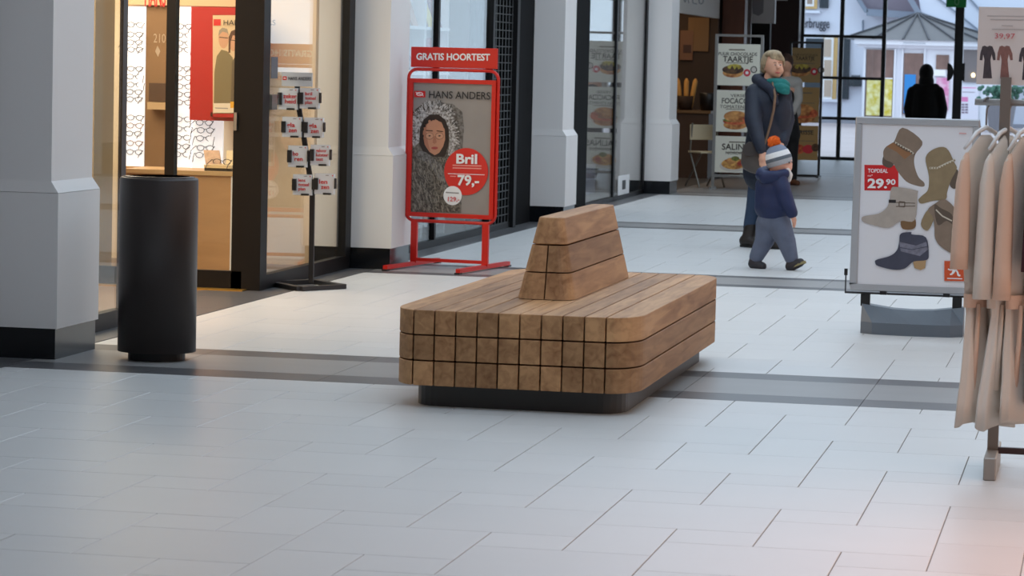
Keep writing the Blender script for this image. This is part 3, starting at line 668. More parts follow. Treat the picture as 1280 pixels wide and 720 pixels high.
# second house farther right with a pale roof
t = thing('house', 'pale house with sloping gutter behind the kiosk roof', 'house', (atY(1200, 150, 86.5).x, 86.5, 0))
PH = Plane((0, 86.5, 0))
r = MB(); r.prism([(1138, -60), (1152, 18), (1226, 46), (1330, 80), (1330, -60)], 0, .4, lambda a, b, q: tuple(PH.hit(a, b) + Vector((0, q, 0)))); r.obj('roof', mat('pale_roof', (208, 214, 228), .6), t)
r = MB(); r.bar(PH.hit(1134, -8)+Vector((0, -.1, 0)), PH.hit(1150, 19)+Vector((0, -.1, 0)), .15, .15); r.bar(PH.hit(1150, 19)+Vector((0, -.1, 0)), PH.hit(1330, 86)+Vector((0, -.1, 0)), .15, .2); r.obj('gutter', gut, t)
for a, b, c_, d_ in ((1168, -6, 1226, 40), (1205, -10, 1240, 30)): MB().bar(PH.hit(a, b)+Vector((0, -.05, 0)), PH.hit(c_, d_)+Vector((0, -.05, 0)), .04, .05).obj('roof_seam', gut, t)
# kiosk
YK2 = 82.0; PK = Plane((0, YK2, 0)); kw = mat('kiosk_white', (226, 228, 236), .7)
kx0 = atY(1072, 150, YK2).x; kx1 = atY(1258, 150, YK2).x; kd = kx1-kx0; ztop = atY(1150, 48, YK2).z
t = thing('kiosk', 'white kiosk with pointed grey roof outside the entrance', 'kiosk', ((kx0+kx1)/2, YK2+kd/2, 0))
MB().box(kx0+.1, kx1-.1, YK2+.02, YK2+kd-1, 0, ztop-.2).obj('wall', kw, t)
fbox(MB(), 1068, 49.5, 1262, 57, YK2-.28, .3).obj('fascia', kw, t); fbox(MB(), 1072, 57, 1258, 61, YK2-.12, .14).obj('cornice', kw, t)
Print(Plane((0, YK2-.28, 0)), .005).line([(1129, 53.5), (1157, 54.3)], 2.2, mat('fascia_grey_letter', (190, 194, 204), .6)).done(t, 'fascia_print')
ap = atY(1147, 17, YK2+1.6); E0 = atY(1054, 49, YK2-.35); E1 = atY(1262, 52, YK2-.35); ez = (E0.z+E1.z)/2
cor = [Vector((E0.x, YK2-.35, ez)), Vector((E1.x, YK2-.35, ez)), Vector((E1.x, YK2+3.6, ez)), Vector((E0.x, YK2+3.6, ez))]
r = MB()
for i in range(4): r.face([cor[i], cor[(i+1) % 4], ap])
r.face(cor[::-1]); r.obj('roof', zinc, t)
for q in (0, .18, .36, .52, .68, .84, 1): 
    MB().bar(cor[0].lerp(cor[1], q)+Vector((0, -.02, .02)), ap+Vector((0, -.02, .02)), .04, .04).obj('roof_seam', mat('dark_seam', (70, 72, 78), .6), t)
def kwin(x0, y0, x1, y1, top, low, split, lx0=None, lx1=None):
    f = fbox(MB(), x0, y0, x1, y1, YK2-.04, .06).obj('window', top, t)
    if low: fbox(MB(), lx0 or x0+1, split, lx1 or x1-1, y1-1.5, YK2-.06, .02).obj('poster', low, f)
    return f
kin = mat('kiosk_inside', (122, 96, 88), .4, noise=((3, 3, 1.2), .35, 4)); ylw = print_mat('yellow_flyers', (196, 178, 40), (226, 222, 170), 7); blu = mat('blue_poster_outside', (40, 130, 200), .5); pnk = print_mat('pink_flyers', (206, 120, 168), (226, 200, 216), 6)
kwin(1082, 62, 1116, 146, kin, ylw, 98); kwin(1129, 66.5, 1153, 143, kin, blu, 93, 1130, 1144); kwin(1170, 68.5, 1186, 87, kin, None, 0)
kwin(1204, 62, 1222, 103, mat('kiosk_lit', (120, 112, 112), .4), None, 0)
for a in (1080, 1117.5, 1127, 1154.5): fbox(MB(), a-1, 61, a+1, 155, YK2-.07, .08).obj('post', kw, t)
f = fbox(MB(), 1166, 87, 1182, 95, YK2-.06, .05).obj('notice', print_white, t); fbox(MB(), 1170, 97, 1186, 138, YK2-.06, .05).obj('poster', pnk, t)
fbox(MB(), 1082, 97, 1116, 98.5, YK2-.08, .05).obj('window_bar', kw, t)
MB().ball(atY(1216.5, 94, YK2-.08), (.05, .03, .06)).obj('lamp', mat('lamp_glow', (255, 226, 160), .5, emit=3), t, True)
f = fbox(MB(), 1200, 107, 1223, 150, YK2-.08, .06).obj('sale_poster', mat('poster_white_out', (228, 224, 236), .5), t)
PP = Plane((0, YK2-.08, 0)); p = Print(PP, .0); pk2 = mat('poster_pink', (222, 130, 180), .5); pg = mat('poster_grey', (130, 110, 130), .5)
p.line([(1203, 109.5), (1220, 110)], 1.2, pk2); p.line([(1203, 115), (1219, 115.5)], .8, pg); p.rect(1202, 121, 1210, 127, pk2); 
for i in range(4):
    for j in range(2): p.rect(1202+j*4.4, 129.5+i*3.3, 1205.6+j*4.4, 131.8+i*3.3, pg)
p.done(f, 'poster_print')
# bush beside the kiosk, seen behind the clothes rail
o = MB(); bc0 = atY(1252, 118, 80)
t = thing('potted_shrub', 'green shrub outside seen just below the dress sign', 'shrub', (bc0.x, bc0.y, 0))
for i in range(170):
    a = random.uniform(0, 6.28); rr = random.uniform(0, .46); c = bc0+Vector((rr*1.4*math.cos(a), rr*math.sin(a)*.6, random.uniform(-.2, .2)))
    o.ball(c, random.uniform(.03, .08), n=4)
o.obj('foliage', mat('shrub_green', (66, 104, 88), .8, noise=((9, 9, 9), .4, 3)), t); MB().lathe((bc0.x, bc0.y, 0), [(.3, 0), (.4, bc0.z-.25), (.36, bc0.z-.24)], 16).obj('pot', mat('shrub_pot', (120, 118, 124), .8), t)

# ================================================================== wooden bench
def wood_mat(name, base, dark):
    m = mat(name, base, .55, spec=.3); N = m.node_tree.nodes; L = m.node_tree.links; b = N['Principled BSDF']
    tc = N.new('ShaderNodeTexCoord'); oi = N.new('ShaderNodeObjectInfo'); cb = N.new('ShaderNodeVectorMath'); cb.operation = 'SCALE'; cb.inputs[0].default_value = (13.7, 29.1, 17.9); L.new(oi.outputs['Random'], cb.inputs['Scale'])
    ad = N.new('ShaderNodeVectorMath'); ad.operation = 'ADD'; mp = N.new('ShaderNodeMapping'); mp.inputs['Scale'].default_value = (26, 2.2, 26); L.new(tc.outputs['Object'], mp.inputs[0]); L.new(mp.outputs[0], ad.inputs[0]); L.new(cb.outputs[0], ad.inputs[1])
    nz = N.new('ShaderNodeTexNoise'); nz.inputs['Scale'].default_value = 1; nz.inputs['Detail'].default_value = 6; nz.inputs['Distortion'].default_value = .8; L.new(ad.outputs[0], nz.inputs['Vector'])
    n2 = N.new('ShaderNodeTexNoise'); n2.inputs['Scale'].default_value = .22; n2.inputs['Detail'].default_value = 3; L.new(ad.outputs[0], n2.inputs['Vector'])
    rp = N.new('ShaderNodeValToRGB'); rp.color_ramp.elements[0].position = .34; rp.color_ramp.elements[1].position = .62
    rp.color_ramp.elements[0].color = lin(dark)+(1,); rp.color_ramp.elements[1].color = lin(base)+(1,)
    mx = N.new('ShaderNodeMath'); mx.operation = 'ADD'; ms = N.new('ShaderNodeMath'); ms.operation = 'MULTIPLY'; ms.inputs[1].default_value = .5
    L.new(nz.outputs[0], ms.inputs[0]); m2 = N.new('ShaderNodeMath'); m2.operation = 'MULTIPLY'; m2.inputs[1].default_value = .5; L.new(n2.outputs[0], m2.inputs[0]); L.new(ms.outputs[0], mx.inputs[0]); L.new(m2.outputs[0], mx.inputs[1]); L.new(mx.outputs[0], rp.inputs[0])
    hs = N.new('ShaderNodeHueSaturation'); mr = N.new('ShaderNodeMapRange'); mr.inputs['To Min'].default_value = .74; mr.inputs['To Max'].default_value = 1.14; L.new(oi.outputs['Random'], mr.inputs[0]); L.new(mr.outputs[0], hs.inputs['Value']); L.new(rp.outputs[0], hs.inputs['Color']); L.new(hs.outputs[0], b.inputs['Base Color'])
    bp = N.new('ShaderNodeBump'); bp.inputs['Strength'].default_value = .12; bp.inputs['Distance'].default_value = .004; L.new(nz.outputs[0], bp.inputs['Height']); L.new(bp.outputs[0], b.inputs['Normal'])
    return m
wood = wood_mat('oiled_hardwood', (194, 148, 104), (140, 98, 64))
BX0, BX1, BY0, BY1 = -3.19, -2.045, 13.12, 16.06
bench = thing('bench', 'slatted hardwood island bench with central backrest on dark plinth', 'bench', ((BX0+BX1)/2, (BY0+BY1)/2, 0))
joints = [BX0] + [-3.081+.0991*i for i in range(10)] + [BX1]
RX, RY = .14, .24
def yin(x):     # how far the rounded corner pushes the end back at x
    d = 0
    if x < BX0+RX: q = (BX0+RX-x)/RX; d = RY*(1-math.sqrt(max(0, 1-q*q)))
    if x > BX1-RX: q = (x-BX1+RX)/RX; d = RY*(1-math.sqrt(max(0, 1-q*q)))
    return d
rows = [(.104, .2145), (.2215, .332), (.339, .4495)]
shared = {}
g = .0035
for i, (a, b) in enumerate(zip(joints, joints[1:])):
    a += g if i else 0; b -= g if i < len(joints)-2 else 0
    n = 8 if i in (0, 1, len(joints)-2, len(joints)-3) else 1
    xs = [a+(b-a)*k/n for k in range(n+1)]
    if i == 0: xs = [a+(b-a)*(k/n)**2 for k in range(n+1)]
    if i == len(joints)-2: xs = [b-(b-a)*((n-k)/n)**2 for k in range(n+1)]
    out = [(x, BY0+yin(x)) for x in xs] + [(x, BY1-yin(x)) for x in reversed(xs)]
    for z0, z1 in rows:
        m = MB().prism(out, z0, z1, lambda u, v, q: (u, v, q))
        m.bevel(.0025).obj('plank', wood, bench)
# inset dark plinth and carrying rails
def rrect(x0, x1, y0, y1, rx, ry, n=6):
    P = []
    for cx, cy, a0 in ((x1-rx, y1-ry, 0), (x0+rx, y1-ry, 90), (x0+rx, y0+ry, 180), (x1-rx, y0+ry, 270)):
        for k in range(n+1): a = math.radians(a0+90*k/n); P.append((cx+rx*math.cos(a), cy+ry*math.sin(a)))
    return P
pl_m = mat('dark_steel_plinth', (62, 60, 58), .45, .2)
MB().prism(rrect(BX0+.085, BX1-.075, BY0+.1, BY1-.12, .12, .16), 0, .094, lambda u, v, q: (u, v, q)).obj('plinth', pl_m, bench)
m = MB()
for yy in (BY0+.35, (BY0+BY1)/2, BY1-.35): m.box(BX0+.12, BX1-.12, yy-.03, yy+.03, .094, .104)
m.obj('carrying_rail', pl_m, bench)
# backrest: three courses tapering upward
KX, KW0, KW1 = -2.632, .142, .062; KY0, KY1, LEAN = 13.95, 15.70, .11; ZB0, ZB1 = .452, .842
def kring(z, x_lo=None, x_hi=None):
    f = (z-ZB0)/(ZB1-ZB0); w_ = KW0+(KW1-KW0)*f; y0 = KY0+LEAN*f; y1 = KY1-LEAN*f; r_ = .062-.022*f
    return [(max(x, x_lo) if x_lo is not None else (min(x, x_hi) if x_hi is not None else x), y, z) for x, y in rrect(KX-w_, KX+w_, y0, y1, r_, r_*1.3, 5)]
courses = [(.4525, .577), (.5835, .708), (.7145, .842)]
for ci, (z0, z1) in enumerate(courses):
    if ci == 2: MB().rings([kring(z0), kring(z1)]).bevel(.003).obj('backrest_block', wood, bench)
    else:
        for s in (0, 1):
            kw = dict(x_lo=KX+.0035) if s else dict(x_hi=KX-.0035); m = MB().rings([kring(z0, **kw), kring(z1, **kw)])
            bmesh.ops.remove_doubles(m.bm, verts=m.bm.verts[:], dist=1e-5); bmesh.ops.dissolve_degenerate(m.bm, edges=m.bm.edges[:], dist=1e-5)
            m.obj('backrest_block', wood, bench)
MB().box(KX-.03, KX+.03, KY0+.2, KY1-.2, .448, .83).obj('backrest_core', pl_m, bench)

# ================================================================== waste bin
bcx, bcy = -4.815, 14.68
t = thing('waste_bin', 'tall dark brown cylindrical waste bin beside the first pillar', 'waste bin', (bcx, bcy, 0))
bin_m = mat('dark_brown_powder_coat', (54, 47, 45), .42)
MB().lathe((bcx, bcy, 0), [(.148, 0), (.148, .045)], 40).obj('foot', black_plastic, t, False)
MB().lathe((bcx, bcy, 0), [(.19, .045), (.203, .045), (.203, .935), (.2, .945), (.186, .95), (.184, .945), (.184, .75)], 56, cap=False).obj('body', bin_m, t, True)
MB().lathe((bcx, bcy, 0), [(.19, .047), (.02, .047)], 40).obj('bottom_plate', black_plastic, t)
MB().lathe((bcx, bcy, 0), [(.16, .943), (.184, .946), (.186, .952), (.158, .955)], 56, cap=False).obj('rim', mat('bin_rim', (70, 66, 66), .25, .6), t, True)
MB().lathe((bcx, bcy, 0), [(.184, .76), (.01, .76)], 40).obj('liner', mat('bin_liner', (40, 38, 40), .5), t)

# ================================================================== leaflet stand by the optician
YS = 19.82; PS = Plane((0, YS, 0)); dkm = mat('black_steel', (30, 30, 33), .45)
L0, L1, L2, L3 = G(339, 357), G(375, 364), G(429, 361), G(392, 354.5)
t = thing('leaflet_stand', 'black leaflet stand with eight holders in front of optician window', 'stand', (atY(388, 358, YS).x, YS, 0))
for a, b in ((L0, L1), (L1, L2), (L2, L3), (L3, L0)):
    a = Vector((a.x, a.y, .016)); b = Vector((b.x, b.y, .016)); MB().bar(a, b, .05, .03).obj('base_bar', dkm, t)
pb = Vector((atY(388, 352, YS).x, YS, .02)); pts = [pb, atY(389.5, 240, YS), atY(386, 218, YS), atY(379, 172, YS), atY(373, 137, YS), atY(370.5, 105, YS)]
for a, b in zip(pts, pts[1:]): MB().bar(a+Vector((0, .02, 0)), b+Vector((0, .02, 0)), .034, .02, up=(0, 1, 0)).obj('pole', dkm, t)
hs = fbox(MB(), 352, 90.5, 390.5, 108, YS-.03, .008).obj('header_sign', mat('header_grey', (196, 200, 206), .5), t)
text('HANS ANDERS', Plane((0, YS-.03, 0)), 360.5, 389, 100, 95.8, print_black, hs, bold=.012, slope=.02)
Print(Plane((0, YS-.03, 0))).rect(353.5, 95.5, 358.5, 100, print_red, 0).rect(354.6, 97, 357.4, 98.4, print_white, 0).done(hs, 'logo')
cards = [((348, 110, 372, 137), ['zeker', 'heid'], 'zeker heid'), ((374.5, 110, 399, 136), ['bril', 'totaal', 'plan'], 'bril totaal plan'), ((352.5, 146, 377, 171.5), ['gla', 'zen'], 'gla zen, left one of the pair'), ((380, 147, 404, 172), ['gla', 'zen'], 'gla zen, right one of the pair'),
         ((360, 182, 384, 209), ['ho', 'ren'], 'ho ren'), ((388, 181, 412, 207), ['gehoor', 'luister', 'test'], 'gehoor'), ((366, 218, 390, 244), ['lens', 'totaal', 'plan'], 'lens totaal plan'), ((393, 217, 418, 243), ['len', 'zen'], 'len zen')]
paper = mat('leaflet_paper', (222, 224, 228), .5)
for (x0, y0, x1, y1), words, lab in cards:
    YA = YS-.05; PA = Plane((0, YA, 0))
    h = structure('holder'); del h['kind']; h.parent = t; h.name = 'holder'
    f = MB(); fbox(f, x0-1.2, y0+5.5, x0+3.8, y1-6, YA-.02, .075); f.obj('clip', dkm, h)
    f = MB(); fbox(f, x1-.4, y0+6, x1+1.6, y1-7, YA-.02, .03); f.obj('lip', dkm, h); f = MB(); fbox(f, (x0+x1)/2-2, y1-1.8, x1-5, y1+.6, YA-.025, .03); f.obj('bottom_lip', dkm, h)
    f = MB(); fbox(f, x0, y0, x1, y1, YA+.022, .02); f.obj('tray', mat('holder_clear', (188, 192, 198), .3), h)
    c = thing('leaflet', 'white leaflet with red words %s on the black stand' % lab, 'leaflet', (atY((x0+x1)/2, y1, YA).x, YA, atY((x0+x1)/2, y1, YA).z), group='leaflets on the black stand')
    fbox(MB(), x0+.4, y0+.5, x1-.4, y1-.3, YA, .02).obj('sheet', paper, c)
    n = len(words); hgt = 5.2 if n == 2 else 3.9; yy = y0+12.5 if n == 2 else y0+9
    for i, wd_ in enumerate(words):
        wl = len(wd_)*(3.4 if n == 2 else 2.2); xx = x0+6+(i*2.2 if n == 2 else 1.0); wl = min(wl, x1-1-xx)
        text(wd_, PA, xx, xx+wl, yy+i*(6.6 if n == 2 else 5.4), yy+i*(6.6 if n == 2 else 5.4)-hgt, print_red, c, bold=.02, slope=.02)
    Print(PA).oval(x1-2.2, y0+2.6, .8, .8, print_red, 8).rect(x0+14, y0+1.8, x0+18, y0+2.8, print_grey, 0).done(c, 'logo')

# ================================================================== red pavement sign
AR = -.16; RO = Vector((-4.925, 22.05, 0)); PRS = Plane(RO, AR)
t = thing('pavement_sign', 'red framed pavement sign with a hearing test header by second pillar', 'sign', RO, AR)
def rp(x, y, l=0): return PRS.hit(x, y, l)
def arc(c, r, a0, a1, n=5): return [(c[0]+r*math.cos(math.radians(a0+(a1-a0)*k/n)), c[1]+r*math.sin(math.radians(a0+(a1-a0)*k/n))) for k in range(n+1)]
# outer tube: rounded rectangle in local metres
P_tl = rp(508, 84); P_br = rp(622, 283); inv = full_matrix(t).inverted()
a = inv @ rp(505.5, 275); b = inv @ rp(625, 89); x0, z0, x1, z1 = a.x+.01, a.z, b.x-.01, b.z; r_ = .07
loop = arc((x1-r_, z1-r_), r_, 0, 90)+arc((x0+r_, z1-r_), r_, 90, 180)+arc((x0+r_, z0+r_), r_, 180, 270)+arc((x1-r_, z0+r_), r_, 270, 360)
MB().tube([(u, 0, v) for u, v in loop], .013, 8, True).obj('tube_frame', red, t, True, world=False)
zt = (inv @ rp(560, 99)).z; zb = (inv @ rp(560, 272)).z; fw = .032
f = MB(); f.box(x0+.013, x1-.013, -.022, .018, zt-fw, zt); f.box(x0+.013, x1-.013, -.022, .018, zb, zb+fw); f.box(x0+.013, x0+.013+fw, -.022, .018, zb+fw, zt-fw); f.box(x1-.013-fw, x1-.013, -.022, .018, zb+fw, zt-fw); f.obj('poster_frame', red, t, world=False)
hz0 = (inv @ rp(567, 85)).z; hz1 = (inv @ rp(567, 59.5)).z
hd = MB().box(x0+.02, x1-.012, -.012, .012, hz0, hz1).bevel(.003).obj('header_board', red, t, world=False)
PF = Plane(RO+PRS.n*.013, AR); text('GRATIS HOORTEST', PF, 520.5, 612.5, 74.5, 66.5, print_white, hd, bold=.028, slope=.012)
bg = MB().box(x0+.04, x1-.04, -.004, .004, zb+.02, zt-.02).obj('poster', mat('poster_grey_bg', (146, 140, 136), .45, noise=((2, 2, 2), .1, 3)), t, world=False)
PB = Plane(RO+PRS.n*.005, AR)
fur_l = print_mat('fur_pale', (92, 82, 74), (206, 202, 200), 70); coat_p = print_mat('fur_coat', (62, 56, 50), (128, 120, 108), 60); fur_d = print_mat('fur_dark', (78, 72, 68), (134, 130, 126), 50)
hairp = mat('print_dark_hair', (44, 30, 24), .5); sk = mat('print_face', (196, 138, 108), .5); sk_d = mat('print_face_shade', (176, 116, 90), .5); lip = mat('print_lips', (168, 70, 66), .5); col_red = mat('print_round_red', (214, 44, 34), .5)
p = Print(PB, .0)
p.poly([(536, 131), (552, 128), (566, 130), (578, 140), (580, 160), (578, 186), (576, 230), (577, 266), (556, 265), (540, 200), (545, 150)], fur_d)
p.poly([(513, 264), (511.5, 200), (512, 168), (514, 150), (519, 137), (528, 130), (540, 127.5), (553, 131), (563, 140), (569, 155), (571, 172), (569, 190), (572, 210), (574, 240), (576, 266.5)], coat_p)
p.poly([(513, 176), (514, 155), (519, 140), (529, 131), (541, 128), (553, 131), (563, 140), (569, 156), (571, 175), (567, 196), (560, 194), (562, 176), (561, 160), (556, 149), (547, 143), (537, 143.5), (529, 150), (525, 162), (524, 178), (518, 184)], fur_l)
p.poly([(524, 180), (525, 160), (530, 149), (538, 143), (548, 143), (557, 150), (561, 162), (561, 180), (556, 196), (536, 196), (528, 188)], hairp)
p.poly([(528.5, 168), (530, 156), (536, 150), (544, 149), (552, 153), (556, 162), (556.5, 174), (554, 183), (549, 191), (543.5, 194), (537, 190), (531, 181)], sk)
p.poly([(528.5, 168), (530, 156), (534, 152), (533, 166), (535, 178), (538, 190), (531, 181)], sk_d)
for cx in (537, 549.5): p.oval(cx, 170, 4.8, 4.0, mat('print_lens', (202, 148, 118), .5)); 
for cx in (537, 549.5): p.line([(cx+5*math.cos(a), 170+4.2*math.sin(a)) for a in [i*math.pi/6 for i in range(13)]], .5, mat('print_gold', (110, 78, 58), .5)); p.oval(cx, 169.8, 1.5, .9, hairp, 10)
p.line([(532.5, 163), (541, 163.5)], 1, hairp); p.line([(546, 163.5), (554, 164.5)], 1, hairp)
p.poly([(542, 170), (544.5, 170), (546, 178), (543.5, 180), (541, 178.5)], sk_d); p.oval(543.5, 185, 4.2, 1.7, lip, 14)
p.poly([(524, 188), (532, 190), (541, 196), (552, 206), (558, 226), (560, 244), (552, 232), (544, 215), (532, 202), (520, 197)], fur_d)
p.poly([(513, 200), (520, 198), (530, 206), (536, 224), (536, 265), (513, 264)], coat_p)
rs = random.Random(11); fl1 = mat('fur_strand_pale', (214, 210, 208), .5); fl2 = mat('fur_strand_dark', (70, 62, 56), .5); cw = mat('fur_strand_mid', (150, 142, 130), .5)
for m_, cnt in ((fl1, 150), (fl2, 110)):
    for i in range(cnt):        # loose strands round the hood
        a = rs.uniform(math.radians(160), math.radians(380)); ra = rs.uniform(.82, 1.04); cx = 543+27.5*ra*math.cos(a); cy = 165+36*ra*math.sin(a); L_ = rs.uniform(2.5, 6); b = a+rs.uniform(-.6, .6)
        if cy < 185: p.line([(cx, cy), (cx+L_*math.cos(b), cy+L_*math.sin(b))], .7, m_)
        if cy < 185: p.k -= 1
p.k += 1
for m_, cnt in ((cw, 170), (fl2, 130)):
    for i in range(cnt):
        cx = rs.uniform(515, 570); cy = rs.uniform(196, 262); b = 1.2+rs.uniform(-.5, .5)
        p.line([(cx, cy), (cx+4*math.cos(b), min(cy+6*math.sin(b), 266))], .8, m_); p.k -= 1
p.k += 1
for i in range(30):             # curls beside the face
    a = rs.uniform(math.radians(150), math.radians(390)); cx = 543.5+rs.uniform(14.5, 17.5)*math.cos(a); cy = 169+rs.uniform(19, 23)*math.sin(a); p.oval(cx, cy, 1.5, 1.9, hairp, 8); p.k -= 1
p.k += 1
p.oval(583, 214.5, 27.5, 29.5, col_red, 40); p.oval(566, 244.5, 11.5, 12, print_white, 28)
p.line([(560, 217), (606, 218.5)], .7, print_white)
for yy, xa_, xb_ in ((206.5, 566, 602), (209.8, 566, 602)): p.line([(xa_, yy), (xb_, yy+1)], 1.5, mat('print_pale_red', (236, 150, 140), .5))
p.line([(563, 218.6+1.6), (570, 220.5)], 1.2, MATS['print_pale_red']); p.line([(557.5, 240.5), (574, 241.5)], 1.6, print_grey)
p.rect(518, 113.5, 532, 121.5, print_red, .02)
p.oval(525, 117.5, 4.4, 2.3, print_white, 14).oval(525, 117.5, 3.2, 1.4, print_red, 14).line([(520, 115.2), (530, 120)], .7, print_white)
p.done(bg, 'poster_print')
lw = dict(lift=.012, slope=.02)
text('HANS ANDERS', PB, 537, 613.5, 122.5, 113.5, print_black, bg, bold=.008, lift=.012, slope=.025)
text('Bril', PB, 571, 597, 204, 192.5, print_white, bg, bold=.03, **lw); text('79,-', PB, 572.5, 599.5, 231, 219, print_white, bg, bold=.03, **lw); text('129,-', PB, 560.5, 575, 251.5, 246, print_red, bg, bold=.01, **lw)
# stand
LX, RX2 = x0+.075, x1-.075
for xx in (LX, RX2):
    MB().box(xx-.025, xx+.025, -.013, .013, .03, z0).obj('leg', red, t, world=False)
    MB().bar((xx, -.56, .025), (xx, .5, .025), .035, .03).obj('foot', red, t, world=False)
    for yy in (-.55, .49): MB().box(xx-.02, xx+.02, yy-.03, yy+.03, 0, .012).obj('rubber_pad', black_plastic, t, world=False)
MB().box(LX, RX2, -.012, .012, .045, .07).obj('crossbar', red, t, world=False)

# ================================================================== boot poster sign
YT = 17.98; PT = Plane((0, YT, 0)); alu = mat('satin_aluminium', (178, 180, 184), .4, .3)
t = thing('poster_stand', 'aluminium poster stand with five ankle boots on grey base', 'sign', (atY(1140, 420, YT).x, YT+.05, 0))
zt = atY(1145, 147.5, YT).z; zb = atY(1135, 366, YT).z; xl = atY(1066, 260, YT).x; xr = atY(1221, 260, YT).x; fw = .042
f = MB(); f.box(xl, xr, YT, YT+.035, zt-fw, zt); f.box(xl, xr, YT, YT+.035, zb, zb+fw); f.box(xl, xl+fw, YT, YT+.035, zb+fw, zt-fw); f.box(xr-fw, xr, YT, YT+.035, zb+fw, zt-fw); f.bevel(.006).obj('snap_frame', alu, t)
bgp = MB().box(xl+.03, xr-.03, YT+.01, YT+.024, zb+.03, zt-.03).obj('poster', mat('poster_pale', (226, 226, 230), .4), t)
f = MB(); f.box(xl-.03, xr+.02, YT+.036, YT+.05, zb-.02, zb-.008); f.box(xl-.036, xl-.028, YT+.036, YT+.05, zb-.02, zb+.09); f.obj('carrier_bracket', mat('bracket_grey', (66, 68, 72), .4, .3), t); MB().box(xl-.042, xl-.022, YT+.034, YT+.052, zb+.09, zb+.13).obj('bracket_cap', black_plastic, t)
for xx in (xl+.2, xl+.58): MB().box(xx-.02, xx+.02, YT-.004, YT+.05, zb-.018, zb+.004).obj('clip', black_plastic, t)
for px in (1081, 1196): x = atY(px, 380, YT).x; MB().box(x-.028, x+.028, YT+.02, YT+.06, .16, zb-.02).obj('leg', black_plastic, t)
bx0 = atY(1074.5, 410, YT-.1).x; bx1 = atY(1203, 410, YT-.1).x
base = MB(); R = []
for u, dep, hh in ((0, .24, .175), (.12, .3, .165), (.3, .34, .15), (.5, .35, .145), (.7, .34, .15), (.88, .3, .165), (1, .24, .175)):
    x = bx0+(bx1-bx0)*u; yc = YT+.05; e = .03 if u in (0, 1) else 0
    R.append([(x, yc-dep*.5+e, 0), (x, yc+dep*.5-e, 0), (x, yc+dep*.5-e, .07), (x, yc+.08, hh), (x, yc-.04, hh), (x, yc-dep*.5+e, .072)])
base.rings(R); base.obj('base_tank', mat('slate_plastic', (98, 108, 118), .5), t)
PQ = Plane((0, YT+.01, 0)); tanb = mat('boot_taupe', (132, 114, 98), .5, noise=((14, 14, 14), .12, 3)); khaki = mat('boot_khaki', (142, 124, 94), .5, noise=((14, 14, 14), .12, 3)); beige = mat('boot_beige', (172, 162, 152), .5, noise=((14, 14, 14), .1, 3)); navy = mat('boot_navy', (66, 68, 84), .5, noise=((14, 14, 14), .15, 3)); brownh = mat('boot_heel', (122, 92, 60), .5); dkheel = mat('boot_heel_dark', (92, 78, 66), .5); shad = mat('print_cast', (186, 186, 190), .5); chain_m = mat('boot_chain', (206, 198, 180), .5)
p = Print(PQ, .0)
# top left boot, toe down right
p.rect(1080.5, 206, 1123, 238, print_red, .012)
p.blob([(1106, 193), (1103, 205), (1112, 210), (1117, 204)], dkheel)
p.blob([(1128, 159.5), (1153, 177), (1144, 193), (1143, 206), (1148, 221), (1155, 228), (1155, 233), (1147, 232.5), (1133, 227), (1122, 214), (1116, 204), (1106, 199), (1104, 190), (1108, 183), (1117, 178)], tanb)
p.poly([(1108, 183), (1116, 178), (1140, 192), (1131, 199), (1121, 190)], mat('boot_rust', (146, 104, 70), .5)); p.line([(1118, 177.5), (1129, 184), (1137, 188), (1143, 193)], 2.0, chain_m); p.line([(1120, 181), (1135, 190)], .8, dkheel)
for k_ in range(9): p.oval(1118+k_*3.1, 178+k_*1.85, 1.1, 1.1, dkheel, 8)
# top right boot
p.blob([(1187, 230), (1191, 217), (1197, 212), (1199.5, 227), (1199, 233), (1192, 236)], dkheel)
p.blob([(1157, 197), (1168, 186), (1183, 185), (1193, 203), (1196, 211), (1189, 225), (1184, 240), (1182, 249), (1166, 251), (1152, 254.5), (1148, 250), (1152, 245), (1160, 237), (1161, 220)], khaki)
p.line([(1162, 210), (1172, 210), (1182, 205), (1194, 199.5)], 2.4, chain_m)
for k_ in range(10): p.oval(1163.5+k_*3.3, 210-max(0, k_-3)*1.55, 1.0, 1.0, khaki, 8)
# left middle boot
p.blob([(1127, 275), (1143, 272), (1143.5, 285), (1128.5, 286)], brownh)
p.blob([(1114, 236), (1120, 233.5), (1145.5, 238), (1147, 243), (1143.5, 275), (1126, 276), (1112, 284.5), (1098, 283), (1080, 277.5), (1077, 273), (1081, 270), (1098, 267), (1108, 260), (1112, 250)], beige)
p.rect(1111, 249.5, 1120, 253.5, print_black, .02); p.line([(1120, 253), (1144, 254)], 1, dkheel); p.line([(1120, 258), (1144, 257.5)], 1, dkheel); p.line([(1124, 252), (1131, 252.5), (1131, 258.5), (1124, 258), (1124, 252)], 1.3, dkheel)
# right middle boot
p.blob([(1151, 280), (1160, 262), (1168, 270), (1160, 288)], khaki)
p.blob([(1160, 262), (1168, 255), (1180, 249), (1192, 258), (1195, 270), (1190, 288), (1192, 305), (1200, 316), (1199, 321), (1188, 316), (1176, 308), (1169, 298), (1168, 284), (1166, 271)], tanb)
p.blob([(1168, 256), (1176, 260), (1190, 268), (1191, 280), (1183, 276), (1172, 281)], dkheel); p.line([(1170, 262), (1178, 270), (1190, 276)], 1.6, chain_m)
